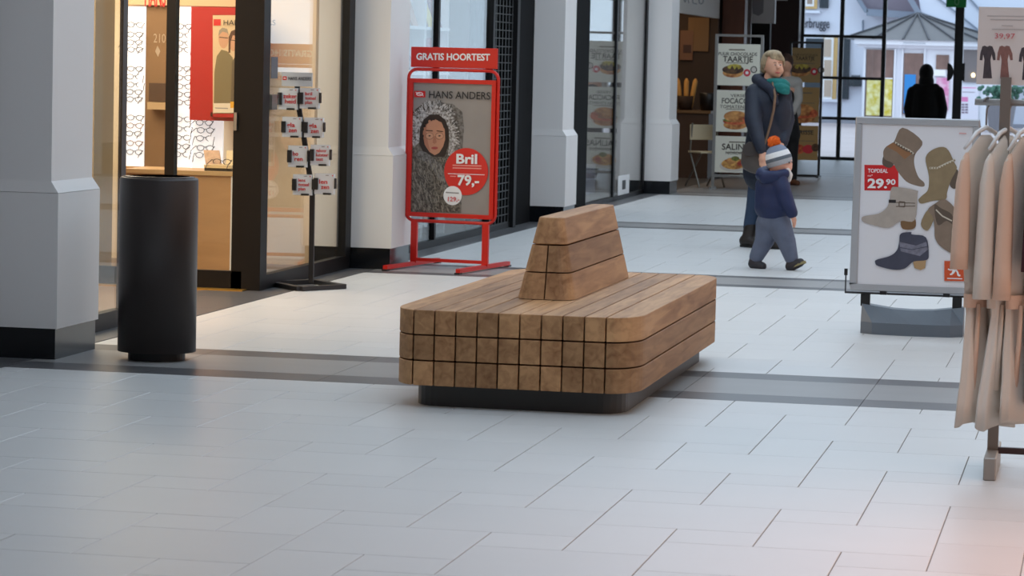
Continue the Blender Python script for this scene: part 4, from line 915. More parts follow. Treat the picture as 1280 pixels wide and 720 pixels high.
# lower boot
p.poly([(1141, 325), (1158, 322), (1156.5, 335), (1151, 337.5), (1143, 335)], mat('boot_heel_tan', (176, 144, 104), .5))
p.blob([(1126, 292), (1139, 290), (1140, 293), (1157.5, 296.5), (1161, 318), (1158, 325), (1142, 327), (1131, 335.5), (1117, 337), (1098, 332.5), (1094, 328), (1096, 324.5), (1112, 320), (1121, 313), (1124, 303)], navy)
p.poly([(1124, 302), (1145, 307), (1158, 302), (1160, 312), (1150, 320), (1126, 314)], mat('boot_strap', (116, 116, 130), .5, noise=((40, 40, 40), .3, 3))); p.line([(1123, 309), (1140, 312), (1160, 308)], 1, navy)
p.rect(1180.5, 326, 1206.5, 351, mat('print_orange', (206, 82, 40), .5), .02)
p.line([(1194, 329), (1199, 328.5), (1198, 333), (1191, 342), (1187.5, 343)], 1.8, print_white); p.line([(1196, 331), (1192, 337), (1189.5, 343.5)], 1.8, print_white); p.line([(1191, 340), (1195, 337.5), (1197, 340), (1198, 344.5), (1200.5, 344)], 2.2, print_white); p.line([(1185, 336), (1188, 337.5), (1191, 337)], 1.5, print_white)
p.line([(1184, 347.8), (1203, 348.4)], 1.2, print_white); p.line([(1199, 166.5), (1208, 167)], 1.6, mat('print_faint_red', (222, 176, 176), .5))
p.done(bgp, 'poster_print')
tw = dict(lift=.014, slope=.014)
text('TOPDEAL', PQ, 1085, 1110, 215.5, 210.8, print_white, bgp, bold=.02, **tw); text('29.', PQ, 1084.5, 1109, 234.5, 223.5, print_white, bgp, bold=.035, **tw); text('90', PQ, 1107.5, 1119.5, 230.5, 224, print_white, bgp, bold=.03, **tw); text('nu*', PQ, 1085, 1091, 220.5, 218, print_white, bgp, **tw)

# ================================================================== clothes rail with dresses
RYY = 11.92; rk = mat('rack_taupe_metal', (138, 128, 120), .4, .3)
xp = atY(1240, 585, RYY).x; zr = atY(1250, 128, RYY).z
t = thing('clothes_rail', 'taupe metal clothes rail carrying pale dresses at right edge', 'clothes rail', (xp, RYY, 0))
MB().box(xp-.021, xp+.021, RYY-.025, RYY+.025, .09, zr+.1).obj('post', rk, t)
MB().box(xp-.024, xp+.024, RYY-.28, RYY+.28, 0, .09).bevel(.004).obj('foot', mat('rack_foot', (160, 156, 150), .4, .3), t)
x2 = xp+1.25
MB().box(x2-.021, x2+.021, RYY-.025, RYY+.025, .09, zr+.03).obj('post', rk, t); MB().box(x2-.024, x2+.024, RYY-.28, RYY+.28, 0, .09).bevel(.004).obj('foot', mat('rack_foot', (160, 156, 150), .4, .3), t)
MB().tube([(xp-.12, RYY, zr), (x2+.12, RYY, zr)], .014, 10).obj('rail', mat('rail_chrome', (196, 194, 192), .3, .6), t, True)
MB().box(xp+.021, x2-.021, RYY-.012, RYY+.012, .075, .1).obj('lower_bar', mat('rack_dark_bar', (70, 52, 52), .5), t)
# price sign on top of the rail
PG = Plane((0, RYY-.01, 0))
sx0 = atY(1222, 60, RYY).x; sz0 = atY(1250, 106, RYY).z; sz1 = atY(1250, 9, RYY).z; sx1 = sx0+.31
t = thing('price_sign', 'white dress price sign clipped on top of the clothes rail', 'sign', ((sx0+sx1)/2, RYY, sz0))
sh = MB().box(sx0, sx1, RYY-.01, RYY, sz0, sz1).obj('board', mat('sign_offwhite', (224, 214, 208), .5), t)
MB().box(xp-.0, xp+.045, RYY, RYY+.012, zr+.09, sz0+.05).obj('clip_bracket', rk, t)
p = Print(PG, .0); dk = mat('dress_charcoal', (72, 64, 68), .6, noise=((60, 60, 60), .25, 2)); br = mat('dress_brown_print', (140, 98, 90), .6, noise=((60, 60, 60), .2, 2)); fg = mat('sign_faint_grey', (192, 184, 180), .5); pkp = mat('sign_red_price', (206, 92, 100), .5)
def dress(cx, y, m_): p.poly([(cx-8.5, y+9), (cx-6, y+1), (cx-3, y), (cx, y+1.5), (cx+3, y), (cx+6.5, y+1), (cx+10, y+10), (cx+10.5, y+18), (cx+7.5, y+18.5), (cx+5.5, y+11), (cx+4, y+18), (cx+6, y+41), (cx-5.5, y+41), (cx-3.5, y+18), (cx-5, y+11), (cx-6, y+18.5), (cx-9.5, y+18)], m_)
dress(1234, 57, dk); dress(1255.5, 57, br); dress(1283, 59, dk)
for yy, a, b in ((20, 1234, 1280), (24.5, 1238, 1280), (32, 1252, 1266), (36.5, 1240, 1280)): p.line([(a, yy), (b, yy+.5)], 1.2, fg)
p.done(sh, 'sign_print'); text('39,97', PG, 1243.5, 1268.5, 48, 41.5, pkp, sh, lift=.006, slope=.02)
# hangers and dresses
cream_f = mat('cream_crepe', (226, 212, 198), .85, bump=.15, bscale=120); peach_f = mat('peach_crepe', (226, 190, 166), .85, bump=.15, bscale=120); ivory_f = mat('ivory_crepe', (230, 222, 212), .85, bump=.15, bscale=120); burg_f = mat('burgundy_knit', (70, 30, 38), .9)
hang_m = mat('white_hanger', (226, 224, 222), .4)
def garment(px_apex, ang, f_m, s_m, label, hl, hem, name='dress', half=.16, sl=1.0, group='dresses on the clothes rail'):
    """hangs below the rail at px_apex; the shoulder line runs along (cos ang, sin ang)"""
    xa_ = atY(px_apex, 150, RYY).x; top = zr-.1
    s = Vector((math.cos(ang), math.sin(ang), 0)); n = Vector((-math.sin(ang), math.cos(ang), 0)); c0 = Vector((xa_, RYY, 0))
    h = thing('clothes_hanger', hl, 'hanger', (xa_, RYY, top), group='white hangers on the clothes rail')
    MB().tube([c0+Vector((0, 0, top)), c0+Vector((0, 0, top+.07))]+[c0+s*.022*math.sin(a)+Vector((0, 0, zr+.001+.018*-math.cos(a)+.0)) for a in (.6, 1.6, 2.4, 3.14, 3.9, 4.7)], .004, 6).obj('hook', steel_grey, h, True)
    MB().tube([c0-s*(half-.02)+Vector((0, 0, top-.085)), c0-s*.06+Vector((0, 0, top-.02)), c0+Vector((0, 0, top)), c0+s*.06+Vector((0, 0, top-.02)), c0+s*(half-.02)+Vector((0, 0, top-.085))], [.006, .009, .011, .009, .006], 8).obj('arms', hang_m, h, True)
    g = thing(name, label, 'dress', (xa_, RYY, hem), group=group)
    rnd = random.Random(int(px_apex)); ph = rnd.uniform(0, 6); NS = 40; R = []
    prof = [(top-.03, .03, .012), (top-.05, .06, .022), (top-.085, half*.62, .026), (top-.125, half-.005, .03), (top-.2, half-.008, .05), (top-.42, half-.04, .06), (top-.66, half-.07, .046), (top-.74, half-.075, .044), (top-.9, half-.05, .062), (top-1.0, half-.04, .066), (hem+.1, half-.03, .072), (hem, half-.028, .075)]
    for i, (z, a, b) in enumerate(prof):
        k = min(1, max(0, (top-.2-z)/.5)); ring = []
        for j in range(NS):
            th = 2*math.pi*j/NS; fold = 1+.16*k*math.sin(5*th+ph+.6*i*.3)+.1*k*math.sin(9*th+2*ph)
            ring.append(c0 + s*a*math.cos(th)*(1+.05*k*math.sin(7*th)) + n*b*.56*math.sin(th)*fold + n*.012*k*math.sin(z*7+ph) + Vector((0, 0, z + (.012*math.sin(3*th+ph) if i == len(prof)-1 else 0))))
        R.append(ring)
    MB().rings(R).obj('body', f_m, g, True)
    for q in (-1, 1):
        sh_ = c0+s*q*(half-.02)+Vector((0, 0, top-.1)); R = []
        for i, (dz, rx, ry, off) in enumerate([(.0, .01, .01, -.02), (-.035, .026, .024, -.008), (-.12, .036, .042, 0), (-.25*sl, .04, .05, .004), (-.38*sl, .042, .055, .008), (-.46*sl, .042, .056, .01)]):
            R.append([sh_+s*q*off+Vector((0, 0, dz))+s*rx*math.cos(2*math.pi*j/20)+n*ry*.62*math.sin(2*math.pi*j/20)*(1+.1*math.sin(4*math.pi*j/10+ph)) for j in range(20)])
        MB().rings(R).obj('sleeve', s_m, g, True)
    R = [[c0+s*(half-.066)*1.06*math.cos(2*math.pi*j/32)+n*.034*math.sin(2*math.pi*j/32)+Vector((0, 0, z)) for j in range(32)] for z in (top-.715, top-.66)]
    MB().rings(R, False).obj('belt', s_m, g, True)
    e = c0-s*(half*.35)-n*.036+Vector((0, 0, top-.7)); MB().tube([e, e+Vector((-.004, -.012, -.16)), e+Vector((-.012, -.004, -.34))], [.008, .01, .011], 8).obj('belt_end', s_m, g, True)
    return g
z_hem = atY(1222, 533, RYY-.12).z
garment(1233, math.radians(57), cream_f, peach_f, 'cream belted dress with peach sleeves, first on the rail', 'white hanger carrying the first cream and peach dress', z_hem)
garment(1261, math.radians(60), ivory_f, cream_f, 'ivory belted dress hanging second on the rail', 'white hanger carrying the second, ivory dress', z_hem-.01, sl=1.25)
garment(1284, math.radians(62), cream_f, peach_f, 'cream and peach dress hanging third on the rail', 'white hanger carrying the third dress', z_hem+.02, sl=1.25)
garment(1317, math.radians(64), burg_f, burg_f, 'dark burgundy dress at the picture edge beside the pale dresses', 'white hanger carrying the burgundy dress', z_hem+.1)

# ================================================================== menu stands of the cafe
def menu_stand(Y, px0, px1, ytop, ybot, panels, frame_m, paper_m, label, plabels, bar_y):
    x0 = atY(px0, 130, Y).x; x1 = atY(px1, 130, Y).x; zt = atY((px0+px1)/2, ytop, Y).z; w_ = .035
    t = thing('menu_stand', label, 'sign', ((x0+x1)/2, Y, 0)); PM = Plane((0, Y-.012, 0))
    for x in (x0, x1-w_): MB().box(x, x+w_, Y-.02, Y+.02, .02, zt).obj('upright', frame_m, t); MB().box(x-.0, x+w_, Y-.22, Y+.22, 0, .025).obj('foot', frame_m, t)
    MB().box(x0, x1, Y-.018, Y+.018, zt-.03, zt).obj('top_bar', frame_m, t)
    zb = atY((px0+px1)/2, bar_y, Y).z; MB().box(x0, x1, Y-.018, Y+.018, zb, zb+.035).obj('lower_bar', frame_m, t)
    for (a, b, lines, food), pl in zip(panels, plabels):
        q = MB(); za = atY((px0+px1)/2, a, Y).z; zc = atY((px0+px1)/2, b, Y).z; q.box(x0+w_+.005, x1-w_-.005, Y-.012, Y+.008, zc, za); o = q.obj('menu_panel', paper_m, t, label=pl)
        cx = (px0+px1)/2; wd_ = px1-px0
        for k, (s, yb_, h, fw_, bd) in enumerate(lines): text(s, PM, cx-wd_*fw_/2, cx+wd_*fw_/2, yb_, yb_-h, print_ink, o, bold=bd, slope=.02, lift=.003)
        food(PM, cx, (a+b)/2, o)
        Print(PM, .001).line([(cx-15, (a+b)/2-2.6), (cx+12, (a+b)/2-2)], .9, print_faded).done(o, 'small_print')
        if not lines or lines[0][1]-a > 10: Print(PM, .001).line([(cx-11, a+7), (cx+9, a+7.4)], 1.6, print_faded).done(o, 'heading_print')
    return t
print_faded = mat('menu_faded_ink', (120, 112, 96), .6)
print_ink = mat('menu_ink', (62, 56, 46), .6)
fd_bun = print_mat('food_bun', (150, 84, 40), (222, 164, 96), 16); fd_choc = print_mat('food_chocolate', (52, 32, 22), (104, 74, 44), 22); fd_y = print_mat('food_pistachio', (150, 130, 44), (206, 192, 84), 22); fd_red = print_mat('food_red', (150, 40, 34), (222, 120, 70), 22); fd_or = print_mat('food_orange', (150, 80, 36), (228, 178, 96), 24); fd_gr = print_mat('food_green', (90, 70, 40), (130, 150, 60), 24); fd_plate = mat('food_plate', (206, 200, 190), .5); rosette = mat('menu_rosette', (206, 50, 66), .5)
def cake(sc=1.0):
    def f(PM, cx, cy, o):
        p = Print(PM, .001); p.oval(cx-6, cy+10*sc, 13, 6, fd_bun).oval(cx-6, cy+6*sc, 13.5, 5.5, fd_choc).oval(cx-4, cy+2.5*sc, 9, 3.5, fd_y).poly([(cx-10, cy+6), (cx-7, cy+1), (cx-4, cy+6), (cx-1, cy+2), (cx+1, cy+7)], fd_choc)
        p.oval(cx+11.5, cy+10*sc, 4.4, 4.6, rosette).oval(cx+11.5, cy+10*sc, 2, 2, print_white).oval(cx+20, cy+6, 4.2, 4.4, print_ink).oval(cx+20, cy+6, 3, 3.2, fd_plate); p.done(o, 'food_print')
    return f
def burger(PM, cx, cy, o):
    p = Print(PM, .001); p.oval(cx-3, cy+17, 15, 6, fd_bun).oval(cx-3, cy+12.5, 15.5, 4.5, fd_red).oval(cx-4, cy+11, 15, 2.6, fd_gr).oval(cx-3, cy+6.5, 14.5, 7, fd_bun).oval(cx+11, cy+11, 5, 5, fd_red); p.done(o, 'food_print')
def salad(PM, cx, cy, o):
    p = Print(PM, .001); p.oval(cx-5, cy+14, 18, 7.5, fd_plate).oval(cx-5, cy+11.5, 15.5, 7, fd_or).oval(cx-9, cy+8, 6, 4, fd_bun).oval(cx-3, cy+5, 5, 3, fd_gr).oval(cx+3, cy+11, 4, 3, fd_red); p.done(o, 'food_print')
def plate_red(PM, cx, cy, o):
    p = Print(PM, .001); p.oval(cx-8, cy+8, 8, 6, fd_red).oval(cx+4, cy+8, 7, 5.5, rosette).oval(cx+13, cy+6, 5, 5, fd_choc); p.done(o, 'food_print')
mw = mat('menu_paper_white', (226, 224, 208), .5); shaded = mat('menu_paper_shaded', (170, 142, 92), .6)  # second stand's paper toned down: its backlit shade is put into the colour
m1 = [(55, 107, [('PUUR CHOCOLADE', 69, 4, .8, .01), ('TAARTJE', 77, 7, .62, .015)], cake()),
      (113, 165, [('VERSE', 121, 3.5, .3, 0), ('FOCACCIA', 129, 6.5, .66, .015), ('TOMATENMOZ', 135, 4, .74, 0)], burger),
      (170.5, 216, [('SALINAS', 187, 7.5, .66, .015), ('NORDIQUE', 193, 4, .5, 0)], salad)]
t = menu_stand(38.3, 892, 952.5, 43, 236, m1, mat('menu_frame_grey', (138, 136, 132), .4, .3), mw, 'pale cafe menu stand with three food panels behind the woman', ['pale panel reading taartje', 'pale panel reading focaccia', 'pale panel reading salinas'], 222)
Print(Plane((0, 38.27, 0)), .01).line([(911, 219), (938, 219.8)], 2, mat('menu_strip', (150, 146, 138), .5)).done(t, 'strip_print')
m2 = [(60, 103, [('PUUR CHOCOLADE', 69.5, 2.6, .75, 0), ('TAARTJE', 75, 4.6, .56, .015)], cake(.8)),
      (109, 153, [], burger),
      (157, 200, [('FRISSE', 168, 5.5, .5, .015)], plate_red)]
menu_stand(43.4, 985, 1027.5, 52, 221, m2, mat('menu_frame_dark', (34, 32, 32), .4, .3), shaded, 'kraft brown cafe menu stand in dark frame near glass entrance', ['kraft panel reading taartje', 'kraft panel with an orange bowl', 'kraft panel with red fruit'], 221)

# ================================================================== people
skin = mat('skin', (214, 160, 132), .5); skin_c = mat('skin_child', (222, 166, 144), .5)
jeans = mat('blue_jeans', (48, 66, 92), .8, noise=((8, 8, 5), .18, 4)); boot_m = mat('dark_brown_boot', (44, 36, 32), .5)
def hand(m, wrist, d, side, k=1.0, curl=.5):
    """palm, four fingers of unequal length and a thumb; d points to the fingertips, side to the thumb"""
    w_ = Vector(wrist); d = Vector(d).normalized(); s = Vector(side); s = (s-d*s.dot(d)).normalized(); b = d.cross(s)
    m.cap(w_, .026*k, w_+d*.075*k, .03*k); m.cap(w_+d*.04*k+s*.018*k, .02*k, w_+d*.08*k-s*.02*k, .02*k)
    for i, L_ in enumerate((.072, .08, .075, .058)):
        a = w_+d*.085*k+s*(.03-.02*i)*k; e = a+d*L_*.55*k; f = e+(d*(1-curl)+b*curl).normalized()*L_*.45*k
        m.chain((a, .0095*k), (e, .009*k), (f, .0075*k))
    a = w_+d*.03*k+s*.028*k; m.chain((a, .012*k), (a+(d*.6+s*.8).normalized()*.035*k, .011*k), (a+(d*.6+s*.8).normalized()*.035*k+d*.03*k, .009*k))
# ---- woman walking, turned towards the camera
Y0 = 26.0
def W(px, py, dy=0.0): return atY(px, py, Y0+dy)
base = W(950, 309)
wm = thing('person', 'woman in navy padded coat and teal scarf walking behind the child', 'person', (base.x, Y0, 0))
m = MB(); hc = W(967, 80, -.01)
m.ball(hc, (.08, .1, .115)); m.ball(W(969.5, 87, -.035), (.068, .075, .075)); m.ball(W(971, 94, -.06), (.034, .034, .026)); m.ball(W(967, 89, -.075), (.028, .024, .024)); m.ball(W(976.5, 88.5, -.055), (.024, .024, .024))
m.chain((W(971.5, 80, -.1), .011), (W(973.4, 84.5, -.118), .017)); m.ball(W(956, 83, -.02), (.012, .03, .036))
m.chain((W(963, 96), .055), (W(962, 106), .062)); m.ball(W(960, 122), (.17, .12, .12)); m.ball(W(960, 155), (.15, .11, .25)); m.ball(W(958, 205), (.16, .12, .18))
m.chain((W(945, 118, -.06), .05), (W(941.5, 150, -.24), .044), (W(951.5, 187, -.4), .034)); m.chain((W(980, 114, .08), .06), (W(987, 150, .1), .046), (W(977, 180, -.1), .034))
hand(m, W(951.8, 188, -.4), W(954, 206, -.42)-W(951.8, 188, -.4), Vector((1, -.3, 0)), .95, .3); hand(m, W(977, 180, -.1), Vector((-.3, -.4, -.5)), Vector((-.5, -.5, .6)), .9, .6)
m.chain((W(952, 222, .03), .1), (W(943, 262, .05), .062), (W(938, 288, .08), .046)); m.chain((W(964, 222, -.03), .1), (W(962, 265, -.1), .062), (W(957, 297, -.02), .046))
remesh(m, 'body', skin, wm, .009, 2)
m = MB(); coat = mat('navy_padded_coat', (17, 25, 43), .65, noise=((5, 5, 14), .22, 3), bump=.35, bscale=14)
m.chain((W(945, 118, .0), .1), (W(962, 112, .0), .11), (W(976, 119, .02), .1)); m.chain((W(957, 128, 0), .165), (W(958, 160), .165), (W(955, 190, 0), .18), (W(955, 215, 0), .19)); m.ball(W(973, 142, -.01), (.115, .13, .2))
m.chain((W(942.5, 117, -.06), .08), (W(941.5, 150, -.24), .078), (W(948.5, 177, -.37), .056), (W(951.3, 187.5, -.4), .046)); m.chain((W(980, 120, .07), .07), (W(984.5, 150, .08), .064), (W(978, 178, -.08), .052))
remesh(m, 'coat', coat, wm, .013, 3)
m = MB()
for a, b, ra, rb in ((W(946, 99, .06), W(953, 104, -.07), .05, .05), (W(953, 104, -.07), W(965, 112, -.15), .05, .045), (W(965, 112, -.15), W(970, 128, -.17), .045, .026), (W(946, 99, .06), W(958, 98, .13), .05, .05), (W(958, 98, .13), W(972, 101, .1), .05, .045), (W(972, 101, .1), W(980, 108, .02), .045, .04)): m.cap(a, ra, b, rb)
remesh(m, 'collar', mat('collar_dark', (34, 38, 54), .8, bump=.3, bscale=60), wm, .011, 3)
m = MB(); m.chain((W(962, 102, -.1), .03), (W(970, 103, -.13), .038), (W(979, 104, -.1), .04), (W(983, 106, -.02), .034)); m.chain((W(969, 107, -.15), .026), (W(976, 109, -.16), .036), (W(983, 111, -.12), .034)); m.chain((W(973, 112, -.165), .024), (W(979, 114, -.16), .028), (W(984, 115, -.12), .024)); remesh(m, 'scarf', mat('teal_scarf', (26, 110, 106), .9, bump=.9, bscale=26), wm, .007, 1)
hm_ = mat('ash_blond_hair', (158, 138, 108), .7, noise=((40, 40, 14), .4, 4), bump=.4, bscale=60)
m = MB(); m.ball(W(963.8, 75.5, .035), (.086, .098, .09)); m.ball(W(957.5, 79, .03), (.05, .085, .07)); m.ball(W(956, 86, .055), (.04, .07, .045))
m.chain((W(957.5, 74, -.06), .024), (W(955.5, 80, -.055), .02), (W(955.5, 84, -.04), .013))
for i in range(9):      # combed fringe swept to the right
    u = i/8; a = W(958+u*7, 69-u*2.5, -.055-.012*u); b = W(963+u*12, 67.5+u*1.2, -.092+.012*u); c = W(965+u*14.5, 73.5+u*2.5, -.098+.05*u*u)
    m.chain((a, .02), (b, .017), (c, .007))
m.ball(W(967, 66.8, -.02), (.07, .082, .032)); m.chain((W(974, 67.5, -.04), .02), (W(979, 74, -.02), .014), (W(980, 81, .0), .01))
remesh(m, 'hair', hm_, wm, .006, 1)
m = MB(); eyew = mat('eye_white', (222, 214, 208), .3); eyed = mat('eye_dark', (44, 36, 32), .3); brow = mat('brow_brown', (104, 80, 60), .8)
for px, dy in ((968.6, -.1), (975.4, -.088)):
    m.ball(W(px, 81.2, dy), (.0125, .007, .006), n=6); m.ball(W(px+.4, 81.2, dy-.005), (.0055, .004, .0055), n=6, mi=1)
m.obj('eyes', [eyew, eyed], wm, True)
m = MB()
for px, dy in ((968.6, -.108), (975.4, -.096)): m.tube([W(px-2.2, 78.6, dy+.004), W(px, 77.9, dy), W(px+2, 78.7, dy+.006)], .0026, 6)
m.obj('eyebrows', brow, wm, True); m = MB(); m.ball(W(972.2, 91, -.108), (.023, .011, .0075), n=8); m.obj('lips', mat('lips', (190, 92, 84), .5), wm, True)
m = MB(); m.chain((W(953, 220, .02), .12), (W(943, 262, .05), .078), (W(938, 284, .08), .066)); m.chain((W(964, 220, -.03), .12), (W(962, 265, -.08), .078), (W(957, 290, -.02), .066)); m.ball(W(958, 214), (.16, .13, .14)); remesh(m, 'jeans', jeans, wm, .012, 2)
for (sx, sy, sd), (ax, ay, ad), (hx, hd_), (tx, td) in (((939.5, 281, .07), (935.5, 297, .06), (931, .06), (944.5, .0)), ((953.5, 284, -.01), (957.5, 299, -.02), (954, -.02), (971, -.09))):
    m = MB(); m.chain((W(sx, sy, sd), .066), (W(ax, ay, ad), .058)); hz = W(hx, 303, hd_); tz = W(tx, 305, td); hz.z = .055; tz.z = .04; m.chain((hz, .05), (hz.lerp(tz, .5)+Vector((0, 0, .004)), .046), (tz, .038)); m.cap(W(ax, ay, ad), .056, hz, .052)
    for v in list(m.bm.verts): v.co.z = max(v.co.z, .012)
    b_ = remesh(m, 'boot', boot_m, wm, .01, 2)
    q = MB(); P = []; dv = (tz-hz).normalized(); sv = Vector((-dv.y, dv.x, 0)).normalized()
    for k in range(16): a = 2*math.pi*k/16; P.append(hz.lerp(tz, .5) + dv*((tz-hz).length/2+.05)*math.cos(a) + sv*.046*math.sin(a))
    q.rings([[(v.x, v.y, z) for v in P] for z in (0, .02)]); q.obj('sole', mat('black_sole', (22, 20, 20), .7), b_)
bag = thing('handbag', 'grey-brown leather handbag hanging at the woman\'s hip', 'bag', (W(938, 218, -.2).x, Y0-.24, W(938, 218, -.24).z))
def bag_ring(f, k, d_): return [W(x_, y_, -.262+d_) for x_, y_ in [(938+(x-938)*k, 199+(y-199)*k) for x, y in ((929, 182), (927, 192), (926, 203), (929, 211), (938, 216), (947, 218), (954, 213), (957, 205), (955, 194), (951, 184), (945, 178), (936, 177))]]
m = MB(); m.rings([bag_ring(0, .86, -.075), bag_ring(0, .97, -.055), bag_ring(0, 1, 0), bag_ring(0, .97, .045), bag_ring(0, .85, .06)]); m.obj('bag_body', mat('taupe_leather', (78, 70, 64), .55, bump=.3, bscale=30), bag, True)
m = MB(); m.rings([[W(x, y, d_) for x, y in ((930, 181), (928.5, 189), (932, 194.5), (941, 195.5), (948, 192), (948, 183), (944, 178.5), (936, 177.5))] for d_ in (-.352, -.338)]); m.obj('flap', mat('dark_taupe_leather', (60, 52, 48), .55), bag)
MB().tube([W(952, 192, -.25), W(957, 176, -.22), W(963, 155, -.2), W(967, 138, -.19), W(969, 120, -.205), W(966, 103, -.15)], .011, 8).obj('strap', mat('tan_strap', (120, 92, 70), .6), bag, True)
# ---- child
Y0 = 23.32
base = W(968, 337); ch = thing('person', 'small child in striped bobble hat and navy jacket, walking right', 'person', (base.x, Y0, 0))
m = MB(); m.ball(W(974, 202, 0), (.09, .1, .105)); m.ball(W(981, 208, -.0), (.06, .075, .06)); m.ball(W(988.5, 205, .0), .016); m.chain((W(970, 212), .05), (W(968, 222), .055)); m.ball(W(966, 240), (.12, .09, .14)); m.ball(W(967, 270), (.11, .09, .12))
m.chain((W(975, 222, -.09), .05), (W(983, 248, -.12), .036), (W(991, 270, -.13), .026)); m.chain((W(960, 222, .1), .05), (W(954, 248, .13), .036), (W(958, 268, .12), .026))
hand(m, W(991.5, 269, -.13), Vector((.15, 0, -1)), Vector((.6, -.7, 0)), .62, .35); hand(m, W(958, 268, .12), Vector((.1, 0, -1)), Vector((1, 0, 0)), .6, .4)
m.chain((W(960, 278, .03), .075), (W(955, 303, .03), .05), (W(945, 324, .03), .036)); m.chain((W(974, 278, -.03), .075), (W(984, 302, -.04), .05), (W(990, 324, -.04), .036)); m.ball(W(989, 201, -.05), .01, n=5)
remesh(m, 'body', skin_c, ch, .008, 2)
jk = mat('navy_child_jacket', (18, 34, 76), .6, noise=((6, 6, 6), .15, 3), wave=(2.2, .3, 'Z'))
m = MB(); m.ball(W(966, 232), (.14, .12, .11)); m.chain((W(966, 236), .14), (W(965.5, 252), .142), (W(967, 259), .142)); m.ball(W(954, 258, 0), (.07, .1, .09)); m.chain((W(974, 226, -.09), .07), (W(982, 248, -.12), .062), (W(990, 266, -.13), .047)); m.chain((W(960, 226, .09), .07), (W(953, 248, .12), .06), (W(957, 264, .12), .045)); remesh(m, 'jacket', jk, ch, .01, 3)
m = MB(); m.chain((W(952, 216, -.02), .045), (W(957, 222, -.1), .055), (W(970, 221, -.12), .05), (W(981, 217, -.08), .04)); m.chain((W(952, 216, -.02), .045), (W(958, 214, .08), .045), (W(972, 214, .09), .04)); m.ball(W(955, 219, -.02), (.07, .09, .055)); remesh(m, 'hood', jk, ch, .01, 3)
pn = mat('grey_blue_sweatpants', (92, 100, 120), .85, noise=((9, 9, 9), .15, 3), bump=.3, bscale=25)
m = MB(); m.ball(W(967, 276), (.135, .115, .1)); m.chain((W(960, 281, .03), .1), (W(956, 300, .03), .078), (W(945.5, 321, .03), .058)); m.chain((W(974, 281, -.03), .098), (W(983, 302, -.04), .076), (W(989, 322, -.04), .056)); remesh(m, 'sweatpants', pn, ch, .01, 2)
for hx, hy, tx, ty, dd in ((941.5, 329.5, 953, 332.8, .03), (988, 333, 1000.5, 328, -.04)):
    a = W(hx, hy, dd); b = W(tx, ty, dd-.03); m = MB(); m.chain((a, .042), (a.lerp(b, .5), .04), (b, .034)); m.cap(W(hx+2.5, hy-6, dd), .045, a, .042); low = min(a.z-.042, b.z-.034)
    s_ = remesh(m, 'shoe', mat('dark_child_shoe', (40, 38, 44), .6), ch, .008, 2)
    q = MB(); dv = (b-a).normalized(); sv = Vector((-dv.y, dv.x, 0)).normalized(); up_ = dv.cross(sv); up_ = up_ if up_.z > 0 else -up_; mid = a.lerp(b, .5)-up_*.036; R = []
    for zz in (-.012, .008): R.append([mid + up_*zz + dv*((b-a).length/2+.036)*math.cos(2*math.pi*k/16) + sv*.036*math.sin(2*math.pi*k/16) for k in range(16)])
    mn = min(v.z for r_ in R for v in r_)
    if mn < .001: R = [[v+Vector((0, 0, .001-mn)) for v in r_] for r_ in R]
    q.rings(R); q.obj('sole', mat('olive_sole', (132, 122, 84), .7), s_)
m = MB(); m.chain((W(984.5, 213, -.06), .022), (W(987, 219, -.05), .026), (W(986, 225, -.05), .02)); remesh(m, 'scarf', mat('white_child_scarf', (216, 208, 202), .9), ch, .008, 1)
# hat with horizontal stripes and a bobble
hat = structure('hat'); del hat['kind']; hat.parent = ch; hat.name = 'bobble_hat'
hm = [mat('hat_grey_blue', (120, 130, 148), .9, bump=.5, bscale=80), mat('hat_white', (226, 226, 226), .9, bump=.5, bscale=80), mat('hat_slate', (96, 104, 112), .9, bump=.5, bscale=80), mat('hat_light_grey', (170, 172, 176), .9, bump=.5, bscale=80)]
c0 = W(973.8, 200.5); up_ = (W(967.5, 178)-c0).normalized(); ex = Vector((up_.z, 0, -up_.x)); ey = Vector((0, 1, 0))
prof = [(.1, -.038), (.104, -.012), (.106, .0), (.105, .022), (.103, .028), (.095, .062), (.09, .07), (.072, .1), (.048, .118), (.018, .126)]; mi_ = [3, 3, 2, 2, 1, 1, 0, 0, 0]
q = MB(); V = [[q.bm.verts.new(c0+up_*z+ex*r_*math.cos(2*math.pi*k/28)+ey*r_*1.02*math.sin(2*math.pi*k/28)) for k in range(28)] for r_, z in prof]
for i in range(len(V)-1):
    for k in range(28): q.bm.faces.new((V[i][k], V[i][(k+1) % 28], V[i+1][(k+1) % 28], V[i+1][k])).material_index = mi_[i]
q.bm.faces.new(V[-1]); q.obj('knit_cap', hm, hat, True)
q = MB(); bc1 = c0+up_*.148; q.ball(bc1, .046, n=8); rb = random.Random(3)
for i in range(260):
    v = Vector((rb.gauss(0, 1), rb.gauss(0, 1), rb.gauss(0, 1))).normalized(); q.tube([bc1+v*.03, bc1+v*rb.uniform(.048, .056)], [.008, .004], 4)
q.obj('bobble', mat('orange_bobble', (226, 106, 30), .9), hat)
q = MB()
for px, dy in ((986.5, -.075),): q.ball(W(px, 203.2, dy), (.006, .008, .008), n=6)
q.obj('eye', eyed, ch, True)
